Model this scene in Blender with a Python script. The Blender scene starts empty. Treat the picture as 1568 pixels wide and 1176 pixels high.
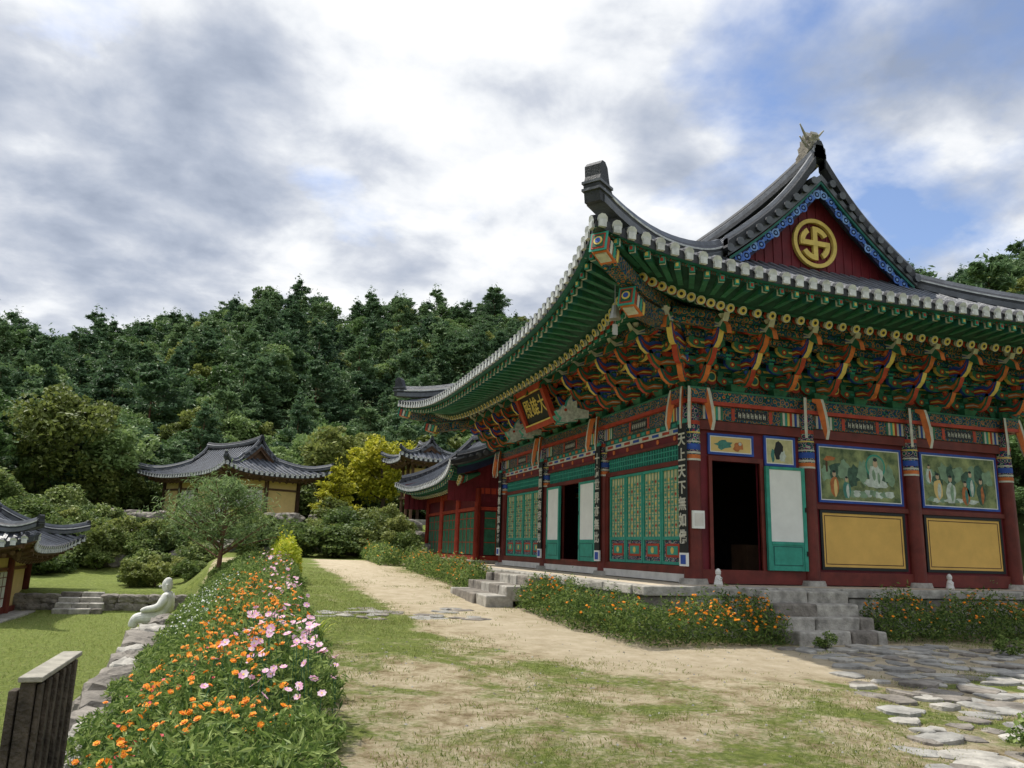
import bpy, bmesh, math, random
import numpy as np
from mathutils import Vector, Matrix, noise as mnoise
random.seed(7); rng=np.random.default_rng(7)
scn=bpy.context.scene
scn.view_settings.view_transform='Standard'; scn.view_settings.look='None'; scn.view_settings.exposure=0
COL=bpy.context.collection
Z=Vector((0,0,1))
def sstep(a,b,x):
    t=min(1,max(0,(x-a)/(b-a))); return t*t*(3-2*t)
def lerp(a,b,t): return a+(b-a)*t

# ---------------------------------------------------------------- camera
th=math.radians(11.86); ps=math.radians(17.7); ro=0.03
F=Vector((math.sin(ps),math.cos(ps),0)); R=Vector((math.cos(ps),-math.sin(ps),0))
f3=F*math.cos(th)+Z*math.sin(th); u0=-F*math.sin(th)+Z*math.cos(th)
r=R*math.cos(ro)+u0*math.sin(ro); u=-R*math.sin(ro)+u0*math.cos(ro)
CM=Matrix((r,u,-f3)).transposed().to_4x4(); CM.translation=Vector((0,0,1.6))
cd=bpy.data.cameras.new("camera"); cd.lens=36*1200/1568; cd.clip_end=4000
cam=bpy.data.objects.new("camera",cd); COL.objects.link(cam); cam.matrix_world=CM; scn.camera=cam

# ---------------------------------------------------------------- light
SUN=Vector((-0.42,0.45,1.0)).normalized()
sd=bpy.data.lights.new("sun","SUN"); sd.energy=4.9; sd.angle=math.radians(0.6); sd.color=(1,.95,.86)
so=bpy.data.objects.new("sun",sd); COL.objects.link(so); so.rotation_euler=(-SUN).to_track_quat('-Z','Y').to_euler()
w=bpy.data.worlds.new("World"); scn.world=w; w.use_nodes=True
nt=w.node_tree; N=nt.nodes; L=nt.links
def node(N,t,**k):
    n=N.new(t)
    for a,b in k.items(): setattr(n,a,b)
    return n
def vmath(N,L,op,a,b=None):
    n=N.new('ShaderNodeMath'); n.operation=op
    for i,x in enumerate((a,b)):
        if x is None: continue
        if isinstance(x,(int,float)): n.inputs[i].default_value=x
        else: L.new(x,n.inputs[i])
    return n.outputs[0]
def ramp(N,L,fac,stops,interp='LINEAR'):
    n=N.new('ShaderNodeValToRGB'); cr=n.color_ramp; cr.interpolation=interp
    while len(cr.elements)<len(stops): cr.elements.new(.5)
    for e,(p,c) in zip(cr.elements,stops):
        e.position=p; e.color=(c[0],c[1],c[2],1) if hasattr(c,'__len__') else (c,c,c,1)
    L.new(fac,n.inputs[0]); return n.outputs[0]
def mixc(N,L,fac,a,b,blend='MIX'):
    n=N.new('ShaderNodeMix'); n.data_type='RGBA'; n.blend_type=blend
    for i,x in ((0,fac),(6,a),(7,b)):
        if isinstance(x,(int,float)): n.inputs[i].default_value=x
        elif isinstance(x,tuple): n.inputs[i].default_value=(x[0],x[1],x[2],1)
        else: L.new(x,n.inputs[i])
    return n.outputs[2]
bg=N['Background']; bg.inputs[1].default_value=0.14
sky=node(N,'ShaderNodeTexSky',sky_type='NISHITA'); sky.sun_disc=False
sky.sun_elevation=math.asin(SUN.z); sky.sun_rotation=math.atan2(SUN.x,SUN.y)
tc=N.new('ShaderNodeTexCoord'); sx=N.new('ShaderNodeSeparateXYZ'); L.new(tc.outputs['Generated'],sx.inputs[0])
zz=vmath(N,L,'ADD',vmath(N,L,'MAXIMUM',sx.outputs[2],0.0),0.22)
cx=N.new('ShaderNodeCombineXYZ'); L.new(vmath(N,L,'DIVIDE',sx.outputs[0],zz),cx.inputs[0]); L.new(vmath(N,L,'DIVIDE',sx.outputs[1],zz),cx.inputs[1])
def cnoise(scale,det,rough,dist,off):
    mp=N.new('ShaderNodeMapping'); mp.inputs['Location'].default_value=off; L.new(cx.outputs[0],mp.inputs[0])
    n=N.new('ShaderNodeTexNoise'); n.inputs['Scale'].default_value=scale; n.inputs['Detail'].default_value=det
    n.inputs['Roughness'].default_value=rough; n.inputs['Distortion'].default_value=dist; L.new(mp.outputs[0],n.inputs[0]); return n.outputs[0]
n1=cnoise(1.5,7,.55,.15,(3.1,4.7,0)); n2=cnoise(1.9,4,.45,.2,(7.3,.4,2)); n3=cnoise(4.6,6,.55,.15,(1.3,5.4,4))
def lobe(v,p,k):
    dp=N.new('ShaderNodeVectorMath'); dp.operation='DOT_PRODUCT'; L.new(tc.outputs['Generated'],dp.inputs[0]); dp.inputs[1].default_value=v
    return vmath(N,L,'MULTIPLY',vmath(N,L,'POWER',vmath(N,L,'MAXIMUM',dp.outputs['Value'],0.0),p),k)
THIN=(.16,.84,.50); GAP=(.66,.56,.50)   # thin bright cloud ahead, blue gap to the right
shade=vmath(N,L,'ADD',vmath(N,L,'MULTIPLY',n2,.58),vmath(N,L,'MULTIPLY',n3,.42))
shade=vmath(N,L,'ADD',shade,lobe(SUN,10.0,.03)); shade=vmath(N,L,'ADD',shade,lobe(Vector(THIN).normalized(),26.0,.10))
ccol=ramp(N,L,shade,[(.39,(2.4,2.8,3.6)),(.46,(3.4,3.8,4.6)),(.52,(4.7,5.0,5.6)),(.57,(6.4,6.6,6.9)),(.63,(7.8,7.8,7.8))])
zen=ramp(N,L,sx.outputs[2],[(.66,1.0),(.85,1.8)])
ccol=mixc(N,L,1.0,ccol,zen,'MULTIPLY')
cov=ramp(N,L,vmath(N,L,'SUBTRACT',n1,lobe(Vector(GAP).normalized(),20.0,.18)),[(.29,0),(.41,1)])
skyc=mixc(N,L,1.0,sky.outputs[0],(1.25,1.25,1.35),'MULTIPLY')
L.new(mixc(N,L,cov,skyc,ccol),bg.inputs[0])

# ---------------------------------------------------------------- materials
def M(name,col,rough=.75,var=.18,scale=4,col2=None,bump=0,metal=0,spec=.3,bscale=None):
    m=bpy.data.materials.new(name); m.use_nodes=True; N=m.node_tree.nodes; L=m.node_tree.links
    b=N['Principled BSDF']; b.inputs['Roughness'].default_value=rough; b.inputs['Metallic'].default_value=metal
    b.inputs['Specular IOR Level'].default_value=spec
    tc=N.new('ShaderNodeTexCoord'); n=N.new('ShaderNodeTexNoise'); n.inputs['Scale'].default_value=scale; n.inputs['Detail'].default_value=6
    n.inputs['Roughness'].default_value=.62
    L.new(tc.outputs['Object'],n.inputs[0])
    c1=tuple(max(0,c*(1-var)) for c in col); c2=col2 or tuple(min(1,c*(1+var)) for c in col)
    L.new(ramp(N,L,n.outputs[0],[(.32,c1),(.68,c2)]),b.inputs['Base Color'])
    if bump:
        nb=N.new('ShaderNodeTexNoise'); nb.inputs['Scale'].default_value=bscale or scale*6; nb.inputs['Detail'].default_value=5; L.new(tc.outputs['Object'],nb.inputs[0])
        bp=N.new('ShaderNodeBump'); bp.inputs['Strength'].default_value=bump; bp.inputs['Distance'].default_value=.03
        L.new(nb.outputs[0],bp.inputs['Height']); L.new(bp.outputs[0],b.inputs['Normal'])
    return m
def Mdan(name,scale,pal,rand=.35,freq=3.2,stretch=(1,1,1)):
    m=bpy.data.materials.new(name); m.use_nodes=True; N=m.node_tree.nodes; L=m.node_tree.links
    b=N['Principled BSDF']; b.inputs['Roughness'].default_value=.7; b.inputs['Specular IOR Level'].default_value=.2
    tc=N.new('ShaderNodeTexCoord'); mp=N.new('ShaderNodeMapping'); mp.inputs['Scale'].default_value=stretch; L.new(tc.outputs['Object'],mp.inputs[0])
    v=N.new('ShaderNodeTexVoronoi'); v.inputs['Scale'].default_value=scale; v.inputs['Randomness'].default_value=rand; L.new(mp.outputs[0],v.inputs[0])
    fr=vmath(N,L,'FRACT',vmath(N,L,'MULTIPLY',v.outputs['Distance'],freq))
    k=len(pal); c=ramp(N,L,fr,[(i/k,p) for i,p in enumerate(pal)],'CONSTANT')
    n=N.new('ShaderNodeTexNoise'); n.inputs['Scale'].default_value=5; n.inputs['Detail'].default_value=5; L.new(tc.outputs['Object'],n.inputs[0])
    L.new(mixc(N,L,1.0,c,ramp(N,L,n.outputs[0],[(.3,.55),(.7,1.1)]),'MULTIPLY'),b.inputs['Base Color']); return m
def Mleaf(name,dark,mid,light,trans=.3,rough=.55,objvar=.35):
    m=bpy.data.materials.new(name); m.use_nodes=True; N=m.node_tree.nodes; L=m.node_tree.links
    b=N['Principled BSDF']; b.inputs['Roughness'].default_value=rough; b.inputs['Specular IOR Level'].default_value=.25
    g=N.new('ShaderNodeNewGeometry'); oi=N.new('ShaderNodeObjectInfo')
    f=vmath(N,L,'ADD',vmath(N,L,'MULTIPLY',g.outputs['Random Per Island'],1-objvar),vmath(N,L,'MULTIPLY',oi.outputs['Random'],objvar))
    c=ramp(N,L,f,[(.1,dark),(.5,mid),(.92,light)])
    L.new(c,b.inputs['Base Color']); t=N.new('ShaderNodeBsdfTranslucent'); L.new(c,t.inputs[0])
    mx=N.new('ShaderNodeMixShader'); mx.inputs[0].default_value=trans; L.new(b.outputs[0],mx.inputs[1]); L.new(t.outputs[0],mx.inputs[2])
    L.new(mx.outputs[0],N['Material Output'].inputs[0]); return m
GREEN=(.012,.09,.05); TEAL=(.03,.2,.16); WHITE=(.5,.5,.45); RED=(.32,.035,.018); BLUE=(.025,.06,.28); ORANGE=(.5,.16,.035); DK=(.006,.02,.02); YEL=(.5,.36,.08)
m_tile=M("roof_tile",(.085,.092,.108),.45,.45,2.5,bump=.3,spec=.5)
m_tilelt=M("roof_tile_end",(.5,.51,.52),.7,.3,6)
m_tiledk=M("ridge_tile",(.036,.038,.045),.6,.4,5,bump=.4)
m_plaster=M("lime_plaster",(.6,.58,.54),.8,.15,3)
m_red=M("red_brown_paint",(.13,.022,.016),.5,.3,3)
m_redbr=M("vermilion_paint",(.36,.045,.022),.55,.25,3)
m_maroon=M("maroon_board",(.13,.012,.02),.6,.3,2)
m_green=M("dark_green_paint",(.014,.08,.045),.65,.35,5)
m_green2=M("bright_green_paint",(.03,.14,.08),.6,.35,5)
m_soff=M("soffit_board",(.012,.055,.035),.75,.4,6)
m_soffr=M("soffit_red_board",(.16,.03,.018),.75,.4,6)
m_teal=M("teal_paint",(.035,.27,.2),.55,.18,5)
m_tealdk=M("deep_teal_paint",(.018,.12,.10),.6,.25,5)
m_white=M("white_paint",(.72,.73,.7),.6,.06,3)
m_offw=M("faded_white_paint",(.5,.49,.42),.7,.2,6)
m_blue=M("blue_paint",(.025,.07,.32),.6,.25,5)
m_orange=M("orange_paint",(.52,.14,.035),.6,.25,5)
m_yellow=M("yellow_wall",(.66,.41,.11),.75,.1,2)
m_gold=M("gold_paint",(.62,.46,.12),.55,.15,5)
m_dark=M("interior_shade_dark",(.02,.016,.014),.9,.2,3)  # near-black inner wall; the room's shade is put into its colour
m_brown=M("brown_wood",(.1,.055,.032),.7,.3,4)
m_pat1=Mdan("painted_pattern_fine",11,[GREEN,TEAL,WHITE,RED,BLUE,DK],.9,2.6)
m_pat2=Mdan("painted_pattern_beam",9,[RED,ORANGE,TEAL,GREEN,DK,BLUE,GREEN,TEAL],.6,2.4)
m_pat3=Mdan("painted_pattern_green",14,[GREEN,DK,TEAL,GREEN,RED,DK],.9,2.2)
m_lattice=M("lattice_back",(.5,.47,.26),.8,.2,6)
m_stone=M("granite",(.34,.32,.28),.85,.4,5,bump=.6)
m_stonedk=M("old_stone",(.19,.17,.145),.9,.5,4,bump=.8)
m_flag=M("flagstone",(.27,.26,.235),.85,.4,4,bump=.8)
m_plat=M("platform_earth",(.52,.44,.33),.9,.15,2,bump=.3)
m_statue=M("white_granite",(.66,.65,.61),.75,.18,9,bump=.3)
m_bark=M("bark",(.09,.065,.045),.9,.4,8,bump=.8)
m_barkred=M("pine_bark",(.16,.08,.05),.9,.4,8,bump=.8)
m_post=M("weathered_wood",(.075,.06,.045),.85,.6,7,bump=.8)
m_post_lit=M("weathered_wood_lit_top",(.3,.28,.23),.85,.3,9,bump=.4)  # fence top: sunlight put into a paler copy of the wood colour
m_wallyel=M("ochre_plaster",(.66,.48,.2),.8,.1,2)
m_blackboard=M("black_board",(.012,.014,.016),.5,.1,3)
m_mural=M("mural_landscape",(.10,.17,.09),.7,.5,4,col2=(.32,.36,.16))
m_bronze=M("bronze",(.35,.34,.3),.4,.2,6,metal=.6)
m_scr1=M("scroll_light_blue",(.06,.14,.45),.6,.3,9); m_scr2=M("scroll_pale_blue",(.16,.28,.55),.6,.3,9); m_navy=M("navy_board",(.015,.02,.06),.6,.3,5)

# ---------------------------------------------------------------- mesh builder
class MB:
    def __init__(s): s.v=[];s.f=[];s.m=[];s.mats=[]
    def mi(s,mat):
        if mat not in s.mats: s.mats.append(mat)
        return s.mats.index(mat)
    def add(s,vs,fs,mat):
        o=len(s.v); s.v.extend([tuple(v) for v in vs]); i=s.mi(mat)
        for f in fs: s.f.append([o+k for k in f]); s.m.append(i)
    def hexa(s,P,mat):
        s.add(P,[(0,3,2,1),(4,5,6,7),(0,1,5,4),(1,2,6,5),(2,3,7,6),(3,0,4,7)],mat)
    def box(s,x0,x1,y0,y1,z0,z1,mat):
        s.hexa([(x0,y0,z0),(x1,y0,z0),(x1,y1,z0),(x0,y1,z0),(x0,y0,z1),(x1,y0,z1),(x1,y1,z1),(x0,y1,z1)],mat)
    def beam(s,p1,p2,wd,h,mat,up=Z,taper=1):
        p1=Vector(p1);p2=Vector(p2); d=(p2-p1).normalized(); sd=d.cross(up)
        if sd.length<1e-4: sd=Vector((1,0,0))
        sd.normalize(); uu=sd.cross(d)
        P=[]
        for p,k in ((p1,1),(p2,taper)):
            P.append([p-sd*wd/2*k-uu*h/2*k,p+sd*wd/2*k-uu*h/2*k,p+sd*wd/2*k+uu*h/2*k,p-sd*wd/2*k+uu*h/2*k])
        s.hexa(P[0]+P[1],mat)
    def cyl(s,p1,p2,r1,r2,n,mat,cap=True,capmat=None):
        p1=Vector(p1);p2=Vector(p2); d=(p2-p1).normalized(); a=d.orthogonal().normalized(); b=d.cross(a)
        vs=[];
        for p,rr in ((p1,r1),(p2,r2)):
            for i in range(n):
                t=2*math.pi*i/n; vs.append(p+(a*math.cos(t)+b*math.sin(t))*rr)
        s.add(vs,[(i,(i+1)%n,n+(i+1)%n,n+i) for i in range(n)],mat)
        if cap:
            s.add(vs[n:],[tuple(range(n))],capmat or mat); s.add(vs[:n],[tuple(reversed(range(n)))],mat)
    def prism(s,poly,fn,t0,t1,mat,emat=None):
        n=len(poly); A=[fn(a,b,t0) for a,b in poly]; B=[fn(a,b,t1) for a,b in poly]
        s.add(A,[tuple(range(n))],mat); s.add(B,[tuple(reversed(range(n)))],mat)
        s.add(A+B,[(i,(i+1)%n,n+(i+1)%n,n+i) for i in range(n)],emat or mat)
    def sweep(s,pts,wd,h,mat,z0=0,side=None):
        pts=[Vector(p) for p in pts]; rings=[]
        for i,p in enumerate(pts):
            d=(pts[min(i+1,len(pts)-1)]-pts[max(i-1,0)]); d.z=0
            d=d.normalized() if d.length>1e-6 else Vector((1,0,0))
            sd=Vector((-d.y,d.x,0))
            q=p+Z*z0
            rings.append([q-sd*wd/2,q-sd*wd/2+Z*h*.75,q-sd*wd*.25+Z*h,q+sd*wd*.25+Z*h,q+sd*wd/2+Z*h*.75,q+sd*wd/2])
        vs=[v for rr in rings for v in rr]; fs=[]
        for i in range(len(rings)-1):
            for k in range(6): fs.append((i*6+k,i*6+(k+1)%6,(i+1)*6+(k+1)%6,(i+1)*6+k))
        fs.append(tuple(range(6))); fs.append(tuple(reversed(range(len(vs)-6,len(vs)))))
        s.add(vs,fs,mat)
    def grid(s,rows,mat):
        n=len(rows[0]); vs=[v for rw in rows for v in rw]
        s.add(vs,[(i*n+j,i*n+j+1,(i+1)*n+j+1,(i+1)*n+j) for i in range(len(rows)-1) for j in range(n-1)],mat)
    def build(s,name,parent=None,smooth=False,recalc=True,bevel=0):
        me=bpy.data.meshes.new(name); me.from_pydata(s.v,[],s.f)
        for m in s.mats: me.materials.append(m)
        me.polygons.foreach_set('material_index',s.m)
        if recalc:
            bm=bmesh.new(); bm.from_mesh(me); bmesh.ops.recalc_face_normals(bm,faces=bm.faces); bm.to_mesh(me); bm.free()
        if smooth: me.polygons.foreach_set('use_smooth',[True]*len(me.polygons))
        o=bpy.data.objects.new(name,me); COL.objects.link(o)
        if parent: o.parent=parent
        if bevel:
            b=o.modifiers.new("bevel","BEVEL"); b.width=bevel; b.segments=2
        return o
def empty(name,loc=(0,0,0),rz=0):
    o=bpy.data.objects.new(name,None); COL.objects.link(o); o.location=loc; o.rotation_euler=(0,0,rz); o.empty_display_size=.3; return o
def text(name,body,size,mat,parent,loc,xa,za,ext=.006,space=1.0,bold=.02):
    cu=bpy.data.curves.new(name,"FONT"); cu.body=body; cu.size=size; cu.extrude=ext; cu.offset=size*bold; cu.align_x='CENTER'; cu.align_y='CENTER'; cu.space_line=space
    cu.materials.append(mat); o=bpy.data.objects.new(name,cu); COL.objects.link(o); o.parent=parent
    xa=Vector(xa).normalized(); za=Vector(za).normalized(); ya=za.cross(xa)
    m=Matrix((xa,ya,za)).transposed().to_4x4(); m.translation=Vector(loc); o.matrix_local=m; return o

def leafarr(C,su,sv,upbias=.3):
    n=len(C); nrm=rng.normal(size=(n,3)); nrm[:,2]=np.abs(nrm[:,2])+upbias; nrm/=np.linalg.norm(nrm,axis=1)[:,None]
    a=rng.normal(size=(n,3)); a-=nrm*(a*nrm).sum(1)[:,None]; a/=np.linalg.norm(a,axis=1)[:,None]; b=np.cross(nrm,a)
    s=rng.uniform(.6,1.35,size=(n,1))
    return np.stack([C-a*su*s,C-b*sv*s+nrm*su*.15,C+a*su*s,C+b*sv*s+nrm*su*.15],axis=1)
def quadmesh(name,Q,mats,idx=None,extra=None,parent=None,obj=True):
    n=len(Q); V=Q.reshape(-1,3)
    ev=[];ef=[];em=[]
    if extra: ev=extra.v; ef=extra.f; em=extra.m
    verts=V.tolist()+[list(v) for v in ev]
    faces=np.arange(4*n).reshape(n,4).tolist()+[[4*n+k for k in f] for f in ef]
    me=bpy.data.meshes.new(name); me.from_pydata(verts,[],faces)
    for m in mats: me.materials.append(m)
    nm=len(mats)
    if extra:
        for m in extra.mats: me.materials.append(m)
    mi=(list(idx) if idx is not None else [0]*n)+[nm+k for k in em]
    me.polygons.foreach_set('material_index',[int(k) for k in mi])
    if not obj: return me
    o=bpy.data.objects.new(name,me); COL.objects.link(o)
    if parent: o.parent=parent
    return o

# ---------------------------------------------------------------- terrain
RT=[(-60,31),(-16.6,27.5),(-14,27),(-11.9,28.5),(-8,33),(-5.3,37),(-.6,41.5),(2.5,39.5),(5.5,38),(8,40.5),(10.3,42.5),(12.8,41.5),(15.3,43),(19.8,41.5),(48,46),(60,45),(180,45)]
def ridge(az):
    for (a,za),(b,zb) in zip(RT,RT[1:]):
        if a<=az<=b: return lerp(za,zb,(az-a)/(b-a))
    return 31
def ground(x,y):
    base=.03*max(0,min(y,36)-6)
    low=-1.0+.7*sstep(31.6,32.4,y)+.5*sstep(33,42,y)
    if y<24:
        L=.16*sstep(-.3,-1.2,x)+.84*sstep(-1.2,-1.75,x)
    else: L=sstep(-.8-(y-24)*.02,-2.2-(y-24)*.05,x)
    z=lerp(base,low,L)
    z=lerp(z,2.95,sstep(38,49,y))
    d=math.hypot(x,y)
    if y>20:
        az=math.degrees(math.atan2(x,y)); t=(d-60)/92
        if t>0:
            h=ridge(az)
            tt=min(t,1); s=tt*.75+.25*tt*tt*(3-2*tt)
            z=lerp(z,h,min(1,s)) if y>40 else lerp(z,h,min(1,s)*sstep(20,40,y))
            if t>1: z=h-min(12,(t-1)*6)
    z+=.05*mnoise.noise(Vector((x*.35,y*.35,0)))*sstep(3,6,d)
    if d>62: z+=3.4*mnoise.noise(Vector((x*.045,y*.045,3)))*sstep(62,90,d)
    return z
def axis(lo,hi,step,ext):
    a=list(np.arange(lo,hi+1e-6,step)); s=step; x=hi
    while x<ext: s*=1.18; x+=s; a.append(x)
    s=step; x=lo
    while x>-ext: s*=1.18; x-=s; a.insert(0,x)
    return a
xs=axis(-3,12,.2,1800); ys=axis(3,36,.4,1800)
gm=MB(); rows=[[(x,y,ground(x,y)) for x in xs] for y in ys]
gm.grid(rows,m_plat); gnd=gm.build("ground",smooth=True,recalc=False)
m=bpy.data.materials.new("ground_earth_grass"); m.use_nodes=True; Ng=m.node_tree.nodes; Lg=m.node_tree.links
bb=Ng['Principled BSDF']; bb.inputs['Roughness'].default_value=.95; bb.inputs['Specular IOR Level'].default_value=.1
tc=Ng.new('ShaderNodeTexCoord')
def gn(sc,det=6,ro=.6,dist=0):
    n=Ng.new('ShaderNodeTexNoise'); n.inputs['Scale'].default_value=sc; n.inputs['Detail'].default_value=det; n.inputs['Roughness'].default_value=ro; n.inputs['Distortion'].default_value=dist
    Lg.new(tc.outputs['Object'],n.inputs[0]); return n.outputs[0]
at=Ng.new('ShaderNodeAttribute'); at.attribute_name='mask'; sc_=Ng.new('ShaderNodeSeparateColor'); Lg.new(at.outputs[0],sc_.inputs[0])
dry=ramp(Ng,Lg,gn(2.6,11,.82),[(.36,(.17,.12,.065)),(.44,(.33,.26,.15)),(.52,(.49,.41,.27)),(.64,(.64,.55,.39))])
sand=ramp(Ng,Lg,gn(3,10,.75),[(.3,(.42,.34,.22)),(.7,(.66,.57,.42))])
grs=ramp(Ng,Lg,gn(10,9,.75),[(.3,(.06,.085,.012)),(.5,(.13,.18,.03)),(.62,(.23,.27,.06)),(.76,(.40,.38,.17))])
gf=vmath(Ng,Lg,'ADD',vmath(Ng,Lg,'ADD',vmath(Ng,Lg,'MULTIPLY',gn(.8,7,.68,.6),.7),vmath(Ng,Lg,'MULTIPLY',gn(18,6,.75),.30)),vmath(Ng,Lg,'SUBTRACT',sc_.outputs[1],.5))
gfac=ramp(Ng,Lg,gf,[(.47,0),(.56,.92)])
c=mixc(Ng,Lg,sc_.outputs[0],dry,sand); c=mixc(Ng,Lg,gfac,c,grs)
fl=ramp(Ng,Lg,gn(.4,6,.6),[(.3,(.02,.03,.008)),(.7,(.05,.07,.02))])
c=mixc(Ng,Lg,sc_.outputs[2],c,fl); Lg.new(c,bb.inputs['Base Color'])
bp=Ng.new('ShaderNodeBump'); bp.inputs['Strength'].default_value=1.0; bp.inputs['Distance'].default_value=.07; Lg.new(gn(14,9,.82),bp.inputs['Height']); Lg.new(bp.outputs[0],bb.inputs['Normal'])
gnd.data.materials[0]=m
def pathdist(x,y):
    P=[(3.2,60),(3.6,30),(4.0,20),(4.6,14),(5.6,10.6),(8.5,9.8),(11,10.4)]
    best=9
    for (a,b),(c_,d_) in zip(P,P[1:]):
        A=Vector((a,b));B=Vector((c_,d_));X=Vector((x,y)); t=max(0,min(1,(X-A).dot(B-A)/(B-A).length_squared)); best=min(best,(X-(A+(B-A)*t)).length)
    return best
def gmask(x,y):
    sand=1-sstep(.2,2.0,pathdist(x,y))
    g=.50-.30*sand
    if x<-1.4: g=.75; sand=0
    if y>37: g=.9; sand=0
    if 1.0<x<3.3 and y>9: g=lerp(g,.70,.7*sstep(9,14,y)*sstep(3.3,2.3,x))
    if x>9 and y<9: g=.6
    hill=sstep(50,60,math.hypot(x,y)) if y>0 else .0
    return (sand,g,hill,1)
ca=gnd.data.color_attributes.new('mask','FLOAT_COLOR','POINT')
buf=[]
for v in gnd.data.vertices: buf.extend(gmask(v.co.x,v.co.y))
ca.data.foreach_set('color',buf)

# ---------------------------------------------------------------- hanok roof
def roof(parent,a,b,cx,cy,g,zr,zgb,zeF,zeS,zc,hx,hy,dv=.5,rib=.3,rr=.075,gable=False,zpl=None,rafter=.3,hipw=.3,rh=.42,painted=True,up=.25,orn=1.0):
    qg=1.0 if gable else g/b
    def pos(p,q): return p*(a+cx*abs(q)**4), q*(b+cy*abs(p)**4)
    def hf(p,q):
        zo=zeF+(zc-zeF)*abs(q)**3; t=abs(p); return zr-(zr-zo)*(.64*(1-(1-t)**2.1)+.36*t)
    def hs(p,q):
        s=(abs(q)-qg)/(1-qg); zo=zeS+(zc-zeS)*abs(p)**3; return zgb-(zgb-zo)*(.7*s+.3*(1-(1-s)**2))
    def H(p,q):
        if gable or abs(q)<=qg+1e-6: return hf(p,q)
        return min(hf(p,q),hs(p,q))
    def P3(p,q,dz=0): x,y=pos(p,q); return (x,y,H(p,q)+dz)
    T=MB(); ps_=np.linspace(-1,1,49)
    for dz in (0,-.16):
        T.grid([[P3(p,q,dz) for p in ps_] for q in np.linspace(-qg,qg,25)],m_tile)
        if not gable:
            for s in (-1,1): T.grid([[ (lambda x,y,z:(x,y,z))(*pos(p,s*q),(min(hf(p,s*q),hs(p,s*q)))+dz) for p in ps_] for q in np.linspace(qg,1,17)],m_tile)
    lo,hi=0,1
    if not gable:
        for _ in range(30):
            mid=(lo+hi)/2
            if hf(mid,qg)>zgb: lo=mid
            else: hi=mid
        pg=lo
    else: pg=1
    qv=(g+dv)/b if not gable else 1
    if not gable:
        for s in (-1,1):
            for dz in (0.01,-.15): T.grid([[(pos(p,s*q)[0],pos(p,s*q)[1],hf(p,s*q)+dz) for p in np.linspace(-pg,pg,25)] for q in (qg,qv)],m_tile)
            T.grid([[(pos(p,s*qv)[0],pos(p,s*qv)[1],hf(p,s*qv)+dz) for p in np.linspace(-pg,pg,25)] for dz in (-.15,.01)],m_tile)
    Q=np.linspace(-1,1,41)
    per=[(1,q) for q in Q]+[(p,1) for p in Q[::-1]]+[(-1,q) for q in Q[::-1]]+[(p,-1) for p in Q]
    T.grid([[P3(p,q,0.0) for p,q in per],[P3(p,q,-.16) for p,q in per]],m_tiledk)
    def ribstrip(pts,along):
        s=Vector((0,1,0)) if along=='x' else Vector((1,0,0))
        rows=[]
        for p in pts:
            p=Vector(p); rows.append([p-s*rr,p-s*rr*.7+Z*rr*.9,p+s*rr*.7+Z*rr*.9,p+s*rr])
        T.grid(rows,m_tile)
        d=(Vector(pts[-1])-Vector(pts[-2])).normalized(); e=Vector(pts[-1])
        T.cyl(e-d*.05,e+d*.05,rr*1.3,rr*1.3,9,m_tiledk,True,m_tilelt)
        T.box(e.x-rr*.9,e.x+rr*.9,e.y-rr*.9,e.y+rr*.9,e.z-.15,e.z-.03,m_tilelt)
    Bm=b+cy
    y=-Bm+.12
    while y<Bm-.1:
        for sg in (-1,1):
            def ok(t):
                q=y/(b+cy*t**4)
                if abs(q)>1: return False
                return gable or abs(q)<=qg or hf(t,q)<=hs(t,q)+1e-6
            if ok(1):
                lo,hi=0,1
                if ok(0): t0=0
                else:
                    for _ in range(16):
                        mid=(lo+hi)/2
                        if ok(mid): hi=mid
                        else: lo=mid
                    t0=hi
                pts=[]
                for t in np.linspace(t0,1,13):
                    q=y/(b+cy*t**4); pts.append((sg*t*(a+cx*abs(q)**4),y,hf(t,q)))
                ribstrip(pts,'x')
        y+=rib
    if not gable:
        Am=a+cx; x=-Am+.12
        while x<Am-.1:
            for sg in (-1,1):
                def ok(qq):
                    p=x/(a+cx*qq**4)
                    return abs(p)<=1 and hs(p,qq)<=hf(p,qq)+1e-6
                if ok(1):
                    lo,hi=qg,1
                    if ok(qg): q0=qg
                    else:
                        for _ in range(16):
                            mid=(lo+hi)/2
                            if ok(mid): hi=mid
                            else: lo=mid
                        q0=hi
                    pts=[]
                    for q in np.linspace(q0,1,9):
                        p=x/(a+cx*q**4); pts.append((x,sg*q*(b+cy*abs(p)**4),hs(p,q)))
                    ribstrip(pts,'y')
            x+=rib
    T.build("roof_tiles",parent,recalc=False)
    Rg=MB(); ge=(g+dv) if not gable else b
    pts=[(0,yy,zr-.05+up*(abs(yy)/ge)**2.6) for yy in np.linspace(-ge,ge,21)]
    for k,(wd,hh) in enumerate(((hipw*1.25,rh*.4),(hipw,rh*.75),(hipw*1.15,rh*.85),(hipw*.8,rh*1.15))): Rg.sweep(pts,wd,hh,m_tiledk if k!=2 else m_tile)
    hips=[]
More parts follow.
